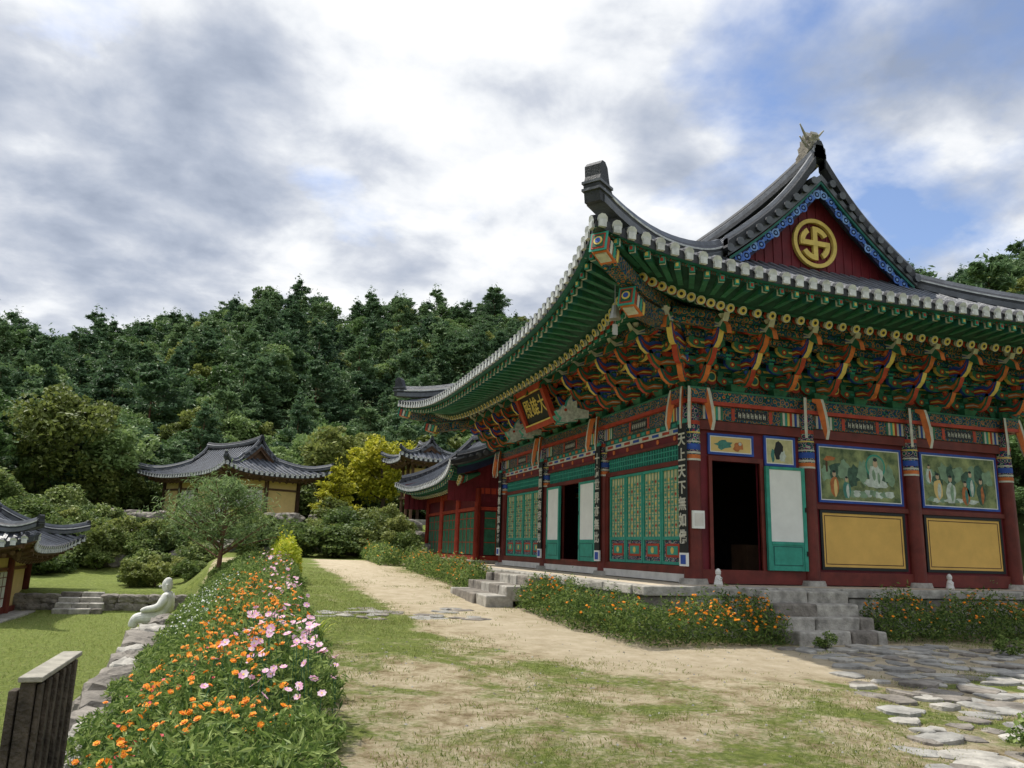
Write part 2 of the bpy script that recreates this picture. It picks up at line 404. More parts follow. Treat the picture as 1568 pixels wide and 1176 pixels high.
    for sy in (-1,1):
        for sx in (-1,1):
            vr=[(sx*t*(a),sy*(ge-.12),hf(t,qg)+up*.85*max(0,1-t/pg*1.6)**2) for t in np.linspace(0.02,pg*1.0,12)]
            Rg.sweep(vr,hipw*.9,rh*.8,m_tiledk); Rg.sweep(vr,hipw*.6,rh*1.0,m_tile)
            if gable: continue
            hp=[]
            for p in np.linspace(pg,1,14):
                lo,hi=qg,1
                for _ in range(20):
                    mid=(lo+hi)/2
                    if hs(p,mid)>hf(p,mid): lo=mid
                    else: hi=mid
                q=hi if p<.999 else 1
                xx,yy=pos(sx*p,sy*q); hp.append((xx,yy,H(p,q)))
            pr=[Vector(h) for h in hp]
            for i,h in enumerate(pr):
                k=i/(len(pr)-1); h.z+=.22*max(0,(k-.55)/.45)**2
            Rg.sweep(pr,hipw,rh*.8,m_tiledk); Rg.sweep(pr,hipw*1.12,rh*.42,m_tile); Rg.sweep(pr,hipw*1.1,rh*.12,m_tilelt,z0=rh*.5); Rg.sweep(pr,hipw*.62,rh*1.02,m_tile)
            hips.append((pr,sx,sy))
    for pr,sx,sy in hips:
        e=pr[-1]; d=(pr[-1]-pr[-3]); d.z=0; d.normalize(); sd=Vector((-d.y,d.x,0))
        k=rh/.42*orn
        prof=[(-.40,0),(-.36,.28),(-.24,.42),(-.19,.58),(-.15,.72),(-.06,.80),(.05,.79),(.13,.7),(.12,.5),(.17,.3),(.12,0)]
        prof=[(x_*k,z_*k) for x_,z_ in prof]
        Rg.prism(prof,lambda A_,B_,t_:e+d*A_+Z*B_+sd*t_,-.16*k,.16*k,m_tiledk)
        for zz_ in (.2,.34): Rg.prism([(-.32*k,zz_*k),(.19*k,zz_*k),(.19*k,(zz_+.05)*k),(-.32*k,(zz_+.05)*k)],lambda A_,B_,t_:e+d*A_+Z*B_+sd*t_,-.19*k,.19*k,m_tile)
    gy=ge
    G=MB()
    for sy in (-1,1):
        for sx in (-1,1):
            npt=int(pg*a/(rib*.85))
            for i in range(1,npt+1):
                t=i/npt*pg; c_=Vector((sx*t*a,sy*gy,hf(t,qg)+.05)); G.cyl(c_-Vector((0,sy*.4,-.03)),c_+Vector((0,sy*.09,0)),rr*1.3,rr*1.3,9,m_tiledk,True,m_tile)
            for (o1,o2,yy,mt) in ((-.16,-.23,gy-.02,m_tealdk if painted else m_brown),(-.23,-.50,gy-.09,m_navy if painted else m_brown)):
                if not painted and mt is m_brown and o1<-.2: o2=-.42
                top=[];
                for t in np.linspace(0,pg*.99,14): top.append((t*a*sx,hf(t,qg)))
                G.grid([[Vector((x_,sy*yy,z_+o1)) for x_,z_ in top],[Vector((x_,sy*yy,z_+o2)) for x_,z_ in top]],mt)
                G.grid([[Vector((x_,sy*(yy-.05),z_+o2)) for x_,z_ in top],[Vector((x_,sy*yy,z_+o2)) for x_,z_ in top]],mt)
            if painted and not gable:   # carved cloud scrolls along the barge board
                n_=13
                for i in range(n_):
                    t=(i+.5)/n_*pg; x_=t*a*sx; z_=hf(t,qg)-.37+(.04 if i%2 else -.04); y_=sy*(gy-.085)
                    ringp(G,(x_,z_),.11,.07,min(y_,y_+sy*.02),max(y_,y_+sy*.02),12,m_scr1 if i%3 else m_scr2)
                    G.cyl((x_,y_,z_),(x_,y_+sy*.025,z_),.035,.035,8,m_scr2)
                    G.cyl((x_+.1*sx,y_,z_-.1),(x_+.1*sx,y_+sy*.018,z_-.1),.055,.055,7,m_scr1); G.cyl((x_-.06*sx,y_,z_+.1),(x_-.06*sx,y_+sy*.016,z_+.1),.04,.04,7,m_scr2)
        wy=(g-.02) if not gable else hy+.05
        top=[(t*a,hf(t,qg)-.17) for t in np.linspace(-pg,pg,31)]
        zb=zgb-.12 if not gable else zeF-.9
        wm=m_maroon if painted else m_brown
        G.grid([[Vector((x_,sy*wy,zb)) for x_,z_ in top],[Vector((x_,sy*wy,max(z_,zb))) for x_,z_ in top]],wm)
        if painted:
            n=int(2*pg*a/.26)
            for i in range(1,n):
                x_=-pg*a+i*.26; zt=hf(abs(x_)/a,qg)-.25
                if zt-zb>.1: G.box(x_-.02,x_+.02,sy*wy-.02 if sy<0 else wy,sy*wy if sy<0 else wy+.02,zb,zt,wm)
    G.build("gable",parent)
    Rg.build("ridges",parent)
    Rf=MB(); zpl=zpl or zeF+.45
    def side_iter():
        for side in range(4):
            along=(b+cy) if side<2 else (a+cx); n=int(2*along/rafter); out=[]
            for i in range(n+1):
                k=-1+2*i/n
                if side==0: p,q=-1,k
                elif side==1: p,q=1,k
                elif side==2: p,q=k,-1
                else: p,q=k,1
                x_,y_=pos(p,q); E=Vector((x_,y_,H(p,q)))
                if side<2: I=Vector((p*hx,max(-hy,min(hy,y_)),zpl))
                else: I=Vector((max(-hx,min(hx,x_)),q*hy,zpl))
                out.append((E,I))
            yield side,out
    for side,lst in side_iter():
        if gable and side>=2: continue
        s1=[];s2=[];s3=[];s4=[]
        for i,(E,I) in enumerate(lst):
            D=E-I; Rz=Vector((lerp(I.x,E.x,.66),lerp(I.y,E.y,.66),E.z-.46)); E2=Vector((lerp(I.x,E.x,.96),lerp(I.y,E.y,.96),E.z-.25))
            F0=Vector((lerp(I.x,E.x,.55),lerp(I.y,E.y,.55),Rz.z+.17))
            s1.append(I+Z*.09); s2.append(Rz+Z*.10); s3.append(Vector((E2.x,E2.y,E.z-.17))); s4.append(E+Z*-.165)
            if 0<i<len(lst)-1:
                Rf.cyl(I,Rz,.08,.075,9,m_green2 if painted else m_brown,True,m_gold if painted else m_brown)
                if painted:
                    dd_=(Rz-I).normalized(); Rf.cyl(Rz+dd_*.003,Rz+dd_*.012,.088,.088,12,m_offw); Rf.cyl(Rz+dd_*.013,Rz+dd_*.018,.07,.07,12,m_gold); Rf.cyl(Rz+dd_*.019,Rz+dd_*.024,.034,.034,8,m_blackboard)
                    for q0,q1,mt in ((.02,.06,m_offw),(.10,.17,m_redbr),(.19,.22,m_blackboard),(.26,.33,m_teal),(.38,.41,m_offw)): Rf.cyl(Rz-dd_*q1,Rz-dd_*q0,.081,.081,9,mt)
                if painted or i%2==0:
                    Rf.beam(F0,E2,.10,.12,m_green2 if painted else m_brown)
                if painted:
                    d2=(E2-F0).normalized(); Rf.beam(E2+d2*.002,E2+d2*.012,.09,.11,m_teal); Rf.beam(E2+d2*.013,E2+d2*.02,.05,.06,m_gold if i%2 else m_redbr)
                    Rf.beam(E2-d2*.2,E2-d2*.08,.104,.124,m_tealdk); Rf.beam(E2-d2*.08,E2-d2*.04,.105,.125,m_offw)
        Rf.grid([s1,s2],m_soffr if painted else m_plaster); Rf.grid([s2,s3],m_soff if painted else m_brown); Rf.grid([s3,s4],m_tealdk if painted else m_brown)
        Rf.grid([[p+Z*.01 for p in s3],[p-Z*.06 for p in s3]],m_pat3 if painted else m_brown)
        Rf.grid([[p+Z*.0 for p in s2],[p-Z*.05 for p in s2]],m_green if painted else m_brown)
    Rf.build("rafters",parent,recalc=False)
    return dict(pg=pg,qg=qg)
def ringp(mb,c,ro_,ri,y0,y1,n,mat):
    vs=[]
    for y_ in (y0,y1):
        for rr_ in (ro_,ri):
            for i in range(n):
                t=2*math.pi*i/n; vs.append((c[0]+math.cos(t)*rr_,y_,c[1]+math.sin(t)*rr_))
    fs=[]
    for i in range(n):
        j=(i+1)%n; fs+=[(i,j,n+j,n+i),(2*n+i,2*n+j,3*n+j,3*n+i),(i,j,2*n+j,2*n+i),(n+i,n+j,3*n+j,3*n+i)]
    mb.add(vs,fs,mat)

# ---------------------------------------------------------------- main hall
CX,CY=12.6,20.4; HX,HY=4.2,6.3; ZP=1.04; ZC=4.35
hall=empty("temple_hall",(CX,CY,0))
RF=roof(hall,7.2,8.8,.5,.5,5.2,10.9,8.5,6.3,6.62,7.0,HX,HY,dv=.42,zpl=6.85,rafter=.33,up=.5,orn=.92)
class Fac:
    def __init__(s,O,t,n): s.O=Vector((O[0],O[1],0)); s.t=Vector((t[0],t[1],0)); s.n=Vector((n[0],n[1],0))
    def P(s,u,v,z): return s.O+s.t*u+s.n*v+Z*z
    def box(s,mb,u0,u1,v0,v1,z0,z1,mat):
        mb.hexa([s.P(u0,v0,z0),s.P(u1,v0,z0),s.P(u1,v1,z0),s.P(u0,v1,z0),s.P(u0,v0,z1),s.P(u1,v0,z1),s.P(u1,v1,z1),s.P(u0,v1,z1)],mat)
FS=Fac((-HX,-HY),(1,0),(0,-1)); FF=Fac((-HX,-HY),(0,1),(-1,0)); FS2=Fac((HX,HY),(-1,0),(0,1)); FB=Fac((HX,HY),(0,-1),(1,0))
Lf={FS:(8.4,2.8),FS2:(8.4,2.8),FF:(12.6,4.2),FB:(12.6,4.2)}
Wl=MB(); Cl=MB(); Br=MB()
done=set()
for fc,(LN,bay) in Lf.items():
    k=0
    while k*bay<=LN+.01:
        p=fc.P(k*bay,0,0); key=(round(p.x,1),round(p.y,1)); k+=1
        if key in done: continue
        done.add(key)
        Cl.cyl((p.x,p.y,ZP-.02),(p.x,p.y,ZP+.09),.3,.27,16,m_stone)
        Cl.cyl((p.x,p.y,ZP+.08),(p.x,p.y,3.55),.185,.175,24,m_red,False)
        Cl.cyl((p.x,p.y,3.55),(p.x,p.y,ZC+.3),.179,.176,24,m_pat1,False)
        for z0,z1,mt in ((3.46,3.5,m_offw),(3.5,3.58,m_orange),(3.6,3.64,m_offw),(3.68,3.80,m_blue),(3.83,3.86,m_offw),(4.2,4.28,m_redbr),(4.02,4.05,m_gold)): Cl.cyl((p.x,p.y,z0),(p.x,p.y,z1),.184,.184,24,mt,False)
    ext=.35
    fc.box(Wl,-.02,LN+.02,-.12,.11,ZC-.02,ZC+.28,m_pat2)
    fc.box(Wl,-ext,LN+ext,-.18,.20,ZC+.285,ZC+.36,m_redbr)
    fc.box(Wl,-ext,LN+ext,-.17,.19,ZC+.362,ZC+.56,m_pat2)
    fc.box(Wl,-ext,LN+ext,-.18,.205,ZC+.562,ZC+.60,m_green2)
    nb=int(round(LN/bay))
    for k in range(nb):
        c_=(k+.5)*bay; 
        fc.box(Wl,c_-.38,c_+.38,.112,.12,ZC+.03,ZC+.23,m_blackboard)
        for q in range(7):
            fc.box(Wl,c_-.33+q*.1,c_-.315+q*.1,.121,.124,ZC+.08,ZC+.19,m_offw); fc.box(Wl,c_-.33+q*.1,c_-.27+q*.1,.121,.1235,ZC+.12,ZC+.135,m_offw); fc.box(Wl,c_-.29+q*.1,c_-.275+q*.1,.121,.124,ZC+.07,ZC+.17,m_offw)
        for s in (-1,1):
            fc.box(Wl,min(c_+s*.42,c_+s*.5),max(c_+s*.42,c_+s*.5),.112,.119,ZC,ZC+.26,m_redbr)
            for j,mt in enumerate((m_offw,m_blue,m_offw,m_redbr,m_gold,m_teal,m_offw,m_green2)):
                a_=c_+s*(bay/2-.22-.06*j); fc.box(Wl,min(a_,a_-s*.055),max(a_,a_-s*.055),.112,.118,ZC-.01,ZC+.27,mt)
    fc.box(Wl,0,LN,-.1,-.04,ZC+.6,6.75,m_pat3)
    for v_,zz_,rr_ in ((1.02,6.27,.11),(0.0,6.62,.1)):
        Wl.cyl(fc.P(-v_,v_,zz_),fc.P(LN+v_,v_,zz_),rr_,rr_,10,m_pat2)
    fc.box(Wl,-1,LN+1,.97,1.07,6.02,6.15,m_pat2)
    for v_,zz_ in ((.34,5.62),(.68,5.9)): fc.box(Wl,-.5,LN+.5,v_-.05,v_+.05,zz_,zz_+.12,m_pat2)
def bracket(mb,fc,u,z0,corner=False,dirv=None,var=0):
    tdir=fc.t; ndir=fc.n
    if corner: ndir=dirv; tdir=Vector((-dirv.y,dirv.x,0)).normalized()
    O=fc.P(u,0,0)
    def P(a_,b_,t_): return O+ndir*a_+tdir*t_+Z*b_
    def Pc(a_,b_,t_): return O+tdir*a_+ndir*t_+Z*b_
    f=1.414 if corner else 1
    mb.hexa([O+tdir*x_+ndir*y_+Z*z_ for z_,k in ((z0-.02,.13),(z0+.16,.2)) for x_,y_ in ((-k,-k),(k,-k),(k,k),(-k,k))],m_green2)
    for k in range(4):
        z=z0+.14+.30*k; Lk=(.30+.25*k)*f; kv=(k+var)%3 if k<3 else 3
        body=[(-.1,z),(Lk,z),(Lk+.1,z-.07),(Lk+.22,z-.06),(Lk+.34,z+.04),(Lk+.42,z+.2),(Lk+.44,z+.40),(Lk+.36,z+.30),(Lk+.28,z+.19),(Lk+.18,z+.15),(Lk+.08,z+.2),(-.1,z+.2)]
        if k==3: body=[(-.1,z),(Lk,z),(Lk+.12,z+.0),(Lk+.28,z-.12),(Lk+.44,z-.2),(Lk+.40,z-.02),(Lk+.26,z+.12),(Lk+.1,z+.2),(-.1,z+.2)]
        mb.prism(body,P,-.055,.055,(m_tealdk,m_green2,m_blue,m_green2)[kv],(m_orange,m_redbr,m_gold,m_orange)[kv])
        inn=[(Lk*.3,z+.05),(Lk+.06,z+.03),(Lk+.2,z-.01),(Lk+.3,z+.08),(Lk+.38,z+.24),(Lk+.27,z+.12),(Lk+.16,z+.08),(Lk+.02,z+.14),(Lk*.3,z+.15)]
        mb.prism(inn,P,-.062,.062,(m_redbr,m_orange,m_redbr,m_offw)[kv],(m_redbr,m_orange,m_redbr,m_offw)[kv])
        mb.prism([(Lk*.4,z+.085),(Lk+.04,z+.07),(Lk+.18,z+.03),(Lk+.02,z+.11),(Lk*.4,z+.115)],P,-.067,.067,(m_gold,m_offw,m_gold,m_blue)[kv])
        c_=P(Lk+.2,z+.17,0); mb.cyl(c_,c_+Z*.08,.04,.075,7,(m_redbr,m_blue,m_orange,m_offw)[kv]); mb.cyl(c_+Z*.08,c_+Z*.19,.075,.02,7,m_green2 if kv%2 else m_orange)
        if corner: continue
        for j in range(0,k+1):
            v=.32*j; ln=(.42,.60)[(k-j)%2]
            mb.prism([(-ln,z+.19),(-ln,z+.10),(-ln+.1,z+.02),(-ln+.2,z),(ln-.2,z),(ln-.1,z+.02),(ln,z+.10),(ln,z+.19)],Pc,v-.045,v+.045,(m_green2,m_tealdk)[(j+k)%2],(m_redbr,m_gold,m_blue)[(j+k)%3])
            for s in (-1,1):
                mb.cyl(Pc(s*(ln-.16),z+.095,v-.052),Pc(s*(ln-.16),z+.095,v+.052),.06,.06,9,(m_redbr,m_blue,m_orange)[(j+2*k)%3]); mb.cyl(Pc(s*(ln-.16),z+.095,v-.056),Pc(s*(ln-.16),z+.095,v+.056),.028,.028,7,m_gold)
            mb.prism([(-ln+.26,z+.12),(-ln+.28,z+.08),(ln-.28,z+.08),(ln-.26,z+.12)],Pc,v-.052,v+.052,(m_teal,m_gold,m_redbr)[(j+k)%3])
            for uu in (-ln+.07,0,ln-.07):
                mb.hexa([O+tdir*(uu+x_)+ndir*(v+y_)+Z*z_ for z_,kk in ((z+.19,.05),(z+.30,.08)) for x_,y_ in ((-kk,-kk),(kk,-kk),(kk,kk),(-kk,kk))],(m_green2,m_redbr,m_teal,m_blue)[(j+k)%4])
for fc,(LN,bay) in Lf.items():
    n=8 if LN<10 else 12
    if fc in (FS2,FB): n=n//2
    for i in range(0,n+1):
        uu=LN*i/n
        bracket(Br,fc,uu,ZC+.6,var=i%2)
        if i<n:
            um=LN*(i+.5)/n
            Br.cyl(fc.P(um,-.035,ZC+.93),fc.P(um,-.01,ZC+.93),.17,.17,14,m_redbr); Br.cyl(fc.P(um,-.01,ZC+.93),fc.P(um,-.003,ZC+.93),.11,.11,14,m_gold); Br.cyl(fc.P(um,-.004,ZC+.93),fc.P(um,.003,ZC+.93),.08,.08,14,m_tealdk)
    for k in range(int(round(LN/bay))+1):
        uu=k*bay
        for s in (-1,1):
            Br.prism([(.0,ZC+.55),(.12,ZC+.5),(.2,ZC+.2),(.3,ZC-.12),(.36,ZC-.28),(.42,ZC-.1),(.38,ZC+.2),(.3,ZC+.5),(.26,ZC+.6),(0,ZC+.62)],lambda a_,b_,t_:fc.P(uu+s*(.1+a_*.45),.21+a_*.5,b_)+fc.t*t_,-.035,.035,m_orange,m_offw)
for fc,uu,dv_ in ((FS,0,(-1,-1)),(FS,8.4,(1,-1)),(FS2,0,(1,1)),(FS2,8.4,(-1,1))):
    bracket(Br,fc,uu,ZC+.6,True,Vector((dv_[0],dv_[1],0)).normalized())
for sx in (-1,1):
    for sy in (-1,1):
        A=Vector((sx*HX,sy*HY,0)); B=Vector((sx*7.7,sy*9.3,0)); D=B-A
        def Q(t,z): q=A+D*t; q.z=z; return q
        pts=[Q(0,6.55),Q(.3,6.35),Q(.6,6.28),Q(.85,6.42),Q(.97,6.6)]
        for p1,p2 in zip(pts,pts[1:]): Br.beam(p1,p2,.26,.26,m_pat2)
        pts2=[Q(0,6.3),Q(.35,6.02),Q(.6,5.93),Q(.72,6.0)]
        for p1,p2 in zip(pts2,pts2[1:]): Br.beam(p1,p2,.26,.28,m_pat2)
        dn=D.normalized()
        for e,sc in ((pts[-1],1.0),(pts2[-1],1.0)):
            d3=(dn+Z*.25).normalized()
            Br.beam(e,e+d3*.02,.31,.36,m_teal); Br.beam(e+d3*.02,e+d3*.03,.24,.29,m_redbr); Br.beam(e+d3*.03,e+d3*.038,.19,.23,m_green); Br.cyl(e+d3*.038,e+d3*.05,.08,.08,12,m_gold); Br.cyl(e+d3*.05,e+d3*.058,.05,.05,12,m_blue)
            Br.beam(e-d3*.42-Z*.15,e-d3*.02-Z*.14,.275,.03,m_orange); Br.beam(e-d3*.3-Z*.17,e-d3*.06-Z*.165,.2,.03,m_offw)
            sd=dn.cross(Z)
            for j,mt in enumerate((m_redbr,m_offw,m_teal,m_gold)):
                for s in (-1,1): Br.beam(e-d3*(.12+.13*j)+sd*s*.133,e-d3*(.04+.13*j)+sd*s*.133,.008,.24,mt)
Br.build("brackets",hall)
Cl.build("columns",hall,smooth=False)
def frame(mb,fc,u0,u1,z0,z1,wd,v,mat,th_=.05):
    fc.box(mb,u0,u1,v,v+th_,z0,z0+wd,mat); fc.box(mb,u0,u1,v,v+th_,z1-wd,z1,mat)
    fc.box(mb,u0,u0+wd,v,v+th_,z0+wd,z1-wd,mat); fc.box(mb,u1-wd,u1,v,v+th_,z0+wd,z1-wd,mat)
W=Wl
def bluepanel(fc,u0,u1,z0,z1,fill,fm=None):
    fc.box(W,u0,u1,.0,.02,z0,z1,fill); frame(W,fc,u0-.05,u1+.05,z0-.05,z1+.05,.05,.0,fm or m_blue,.04); frame(W,fc,u0,u1,z0,z1,.02,.021,m_white,.01)
fc=FS
fc.box(W,.15,8.25,-.1,.06,ZP,ZP+.27,m_red)
fc.box(W,.15,.45,-.1,-.004,ZP+.27,ZC-.02,m_maroon); fc.box(W,1.6,8.25,-.1,-.004,ZP+.27,ZC-.02,m_maroon)
fc.box(W,.45,1.6,-.1,-.004,3.5,ZC-.02,m_maroon)
fc.box(W,.15,8.25,.0,.08,4.13,ZC-.025,m_red)
fc.box(W,.37,.45,-.05,.05,ZP+.27,3.5,m_red); fc.box(W,1.6,1.68,-.05,.05,ZP+.27,3.5,m_red); fc.box(W,.37,1.68,-.05,.05,3.5,3.6,m_red)
for ub in (2.8,5.6):
    fc.box(W,ub+.18,ub+2.62,.0,.06,2.62,2.72,m_red)
    u0_,u1_=ub+.33,ub+2.47
    fc.box(W,u0_,u1_,.0,.02,1.42,2.55,m_yellow); frame(W,fc,u0_-.06,u1_+.06,1.36,2.61,.06,.0,m_blackboard,.035); frame(W,fc,u0_+.05,u1_-.05,1.47,2.5,.018,.02,m_brown,.004)
bluepanel(FS,3.12,5.28,2.82,3.98,m_mural); bluepanel(FS,5.92,8.08,2.82,3.98,m_mural)
bluepanel(FS,.42,1.42,3.68,4.02,m_wallyel); bluepanel(FS,1.78,2.46,3.52,4.06,m_lattice)
def blob(fc,u,z,ru,rz,v,mat,n=14,jit=.12):
    pts=[]
    for i in range(n):
        t=2*math.pi*i/n; k=1+random.uniform(-jit,jit); pts.append(fc.P(u+math.cos(t)*ru*k,v,z+math.sin(t)*rz*k))
    W.add(pts,[tuple(range(n))],mat)
m_skin=M("painted_skin",(.5,.36,.24),.7,.1); m_sage=M("painted_sage",(.2,.3,.2),.7,.3,6); m_hill=M("painted_hill",(.05,.1,.07),.7,.5,9); m_mwhite=M("painted_mist",(.5,.55,.5),.7,.3,9); m_mor=M("painted_robe",(.4,.14,.05),.7,.3,12); m_mtl=M("painted_teal_robe",(.06,.2,.17),.7,.3,12)
def person(u,z,s,robe,robe2,v=.0235):
    blob(FS,u,z,.13*s,.24*s,v,robe,12,.12); blob(FS,u+.03*s,z-.02*s,.05*s,.2*s,v+.0004,robe2,10,.2); blob(FS,u-.07*s,z+.08*s,.05*s,.1*s,v+.0006,robe,10,.2)
    blob(FS,u,z+.29*s,.05*s,.065*s,v+.0008,m_skin,10,.03); blob(FS,u,z+.345*s,.045*s,.03*s,v+.001,m_blackboard,8,.05)
for i in range(9): blob(FS,3.3+i*.24-(.03*i if i>6 else 0),3.35+.2*random.random(),.16,.16+.12*random.random(),.0212+i*.00005,m_hill if i%2 else m_sage,16,.3)
for i in range(8): blob(FS,4.0+i*.14,2.98+.05*random.random(),.13,.07,.0222+i*.00005,m_mwhite if i%2 else m_sage,14,.35)
blob(FS,3.4,3.72,.14,.05,.0222,m_mor,12,.3); blob(FS,3.32,3.6,.03,.2,.0221,m_brown,8,.2)
blob(FS,4.62,3.62,.27,.27,.023,m_teal,24,.01); blob(FS,4.62,3.62,.23,.23,.0233,m_sage,24,.01); blob(FS,4.62,3.42,.19,.24,.0236,m_mwhite,14,.15); blob(FS,4.62,3.24,.34,.11,.0239,m_mwhite,16,.2); blob(FS,4.62,3.68,.065,.085,.0242,m_skin,12,.02); blob(FS,4.62,3.77,.06,.045,.0245,m_blackboard,10,.05); blob(FS,4.57,3.42,.05,.13,.0247,m_sage,10,.2); blob(FS,4.7,3.36,.04,.12,.0247,m_sage,10,.2)
person(3.5,3.12,.95,m_mor,m_wallyel); person(3.82,3.06,.8,m_mtl,m_mwhite)
for i in range(9): blob(FS,6.15+i*.21,3.4+.2*random.random(),.16,.16+.1*random.random(),.0212+i*.00005,m_hill if i%2 else m_sage,16,.3)
for i in range(8): blob(FS,6.15+i*.17,2.95+.03*random.random(),.14,.05,.0222+i*.00005,m_mwhite if i%2 else m_sage,14,.35)
for uu,zz_,mm,m2,s_ in ((6.35,3.2,m_wallyel,m_mwhite,1),(6.72,3.15,m_mwhite,m_sage,1.05),(7.15,3.1,m_mor,m_mtl,.9),(7.32,3.3,m_mtl,m_mwhite,1.0),(7.62,3.15,m_hill,m_mor,1),(6.12,3.5,m_mwhite,m_mor,.7)): person(uu,zz_,s_,mm,m2)
blob(FS,.75,3.85,.2,.1,.0235,m_mtl,14,.3); blob(FS,1.1,3.83,.12,.1,.0235,m_mor,12,.3); blob(FS,1.15,3.88,.04,.04,.024,m_mwhite,8,.1)
blob(FS,2.1,3.8,.12,.18,.0235,m_blackboard,12,.3); blob(FS,2.2,3.7,.07,.12,.024,m_mwhite,12,.3); blob(FS,1.95,3.7,.04,.13,.0238,m_mtl,10,.3)
def leaf(u0,u1,fc,v,z0,z1,split,sw=0):
    def P(uu,vv,z): return fc.P(uu,vv+(uu-u0)*sw,z)
    def bx(a0,a1,v0,v1,c0,c1,mat): W.hexa([P(a0,v0,c0),P(a1,v0,c0),P(a1,v1,c0),P(a0,v1,c0),P(a0,v0,c1),P(a1,v0,c1),P(a1,v1,c1),P(a0,v1,c1)],mat)
    zs=z0+(z1-z0)*split
    bx(u0,u1,v,v+.04,z0,zs,m_teal); bx(u0+.09,u1-.09,v+.041,v+.045,z0+.1,zs-.06,m_tealdk); bx(u0+.11,u1-.11,v+.046,v+.05,z0+.12,zs-.08,m_teal); bx(u0,u1,v,v+.04,zs,z1,m_white)
    for a0,a1 in ((u0-.03,u0+.05),(u1-.05,u1+.03)): bx(a0,a1,v-.01,v+.055,z0,z1,m_teal)
    bx(u0+.06,u1-.06,v+.0405,v+.055,z1-.06,z1,m_teal); bx(u0+.06,u1-.06,v+.0405,v+.055,zs-.03,zs+.03,m_teal)
    for zz_ in (.3,1.2): W.cyl(P(u1+.01,v+.06,z0+zz_),P(u1+.01,v+.06,z0+zz_+.1),.015,.015,6,m_blackboard)
leaf(1.72,2.58,FS,.07,1.32,3.45,.26,.06)
fc=FF
fc.box(W,.15,12.45,-.1,.1,ZP,ZP+.16,m_plaster); fc.box(W,.15,12.45,-.1,.08,ZP+.16,ZP+.32,m_red)
for k in range(3):
    ub=4.2*k
    fc.box(W,ub+.15,ub+4.05,-.06,.06,3.42,3.52,m_red)
    fc.box(W,ub+.3,ub+3.9,-.06,.01,3.52,3.86,m_tealdk)
    for j in range(30):
        uu=ub+.35+j*.12; fc.box(W,uu,uu+.03,.012,.03,3.54,3.84,m_teal)
    for zz_ in (3.62,3.74): fc.box(W,ub+.3,ub+3.9,.014,.028,zz_,zz_+.025,m_teal)
    fc.box(W,ub+.15,ub+4.05,-.06,.06,3.86,3.92,m_red); fc.box(W,ub+.15,ub+4.05,-.06,.03,3.92,4.08,m_maroon)
    for j in range(5): W.cyl(fc.P(ub+.6+j*.75,.03,4.0),fc.P(ub+.6+j*.75,.045,4.0),.055,.055,10,m_orange)
    fc.box(W,ub+.15,ub+4.05,-.06,.07,4.08,4.2,m_offw); fc.box(W,ub+.15,ub+4.05,-.06,.072,4.2,4.335,m_tealdk)
    for j in range(8): fc.box(W,ub+.3+j*.47,ub+.6+j*.47,.071,.077,4.11,4.17,m_redbr if j%2 else m_blue)
    for j in range(16): fc.box(W,ub+.25+j*.235,ub+.4+j*.235,.0725,.076,4.23,4.3,m_teal if j%2 else m_orange)
    for ue in (ub+.15,ub+3.87): fc.box(W,ue,ue+.18,-.06,.07,ZP+.32,3.42,m_red)
    if k!=1:
        for j in range(4):
            a0=ub+.36+j*.87; a1=a0+.85
            fc.box(W,a0,a1,-.04,0,1.37,3.41,m_lattice)
            frame(W,fc,a0,a1,1.37,3.41,.06,.0,m_teal,.04); fc.box(W,a0+.07,a1-.07,0,.04,1.88,1.95,m_teal); fc.box(W,a0+.07,a1-.07,0,.01,1.43,1.88,m_pat1)
            fc.box(W,a0+.14,a1-.14,.01,.02,1.52,1.8,m_redbr); fc.box(W,a0+.2,a1-.2,.02,.025,1.57,1.75,m_teal); W.cyl(fc.P((a0+a1)/2,.02,1.66),fc.P((a0+a1)/2,.03,1.66),.07,.07,10,m_gold)
            w0,w1,h0,h1=a0+.06,a1-.06,1.95,3.35
            st=.16; n_=4; m_=int((h1-h0)/st)
            for q in range(1,n_+1): fc.box(W,w0+q*(w1-w0)/(n_+1)-.006,w0+q*(w1-w0)/(n_+1)+.006,.0,.015,h0,h1,m_teal)
            for q in range(1,m_): fc.box(W,w0,w1,.001,.016,h0+q*st-.006,h0+q*st+.006,m_teal)
            for q1 in range(n_+1):
                for q2 in range(m_):
                    cu=w0+(q1+.5)*(w1-w0)/(n_+1); cz=h0+(q2+.5)*st; rr_=.042
                    mt=(m_teal,m_gold,m_teal,m_redbr)[(q1+2*q2)%4]
                    W.add([fc.P(cu-rr_,.012,cz),fc.P(cu,.014,cz-rr_),fc.P(cu+rr_,.012,cz),fc.P(cu,.014,cz+rr_)],[(0,1,2,3)],mt)
    else:
        leaf(4.55,5.55,fc,.09,1.34,3.4,.25); leaf(7.05,8.0,fc,.09,1.34,3.4,.25)
        fc.box(W,4.38,5.5,-.06,-.0,ZP+.32,3.42,m_red); fc.box(W,7.1,8.22,-.06,-.0,ZP+.32,3.42,m_red)
for fc,LN in ((FS2,8.4),(FB,12.6)): fc.box(W,.1,LN-.1,-.1,.0,ZP,ZC,m_maroon)
W.box(-4.05,4.05,-6.15,6.15,ZP+.0,ZP+.12,m_brown); W.box(-4.1,4.1,-6.2,6.2,ZC+.3,ZC+.36,m_brown)
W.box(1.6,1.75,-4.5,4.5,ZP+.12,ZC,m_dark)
W.box(-2.2,-1.6,-5.2,-4.6,ZP+.12,ZP+.8,m_brown)
FS.box(W,-.13,.13,.19,.25,2.1,2.45,m_white); FS.box(W,-.1,.1,.251,.255,2.15,2.4,m_plaster)
Wl.build("walls",hall)
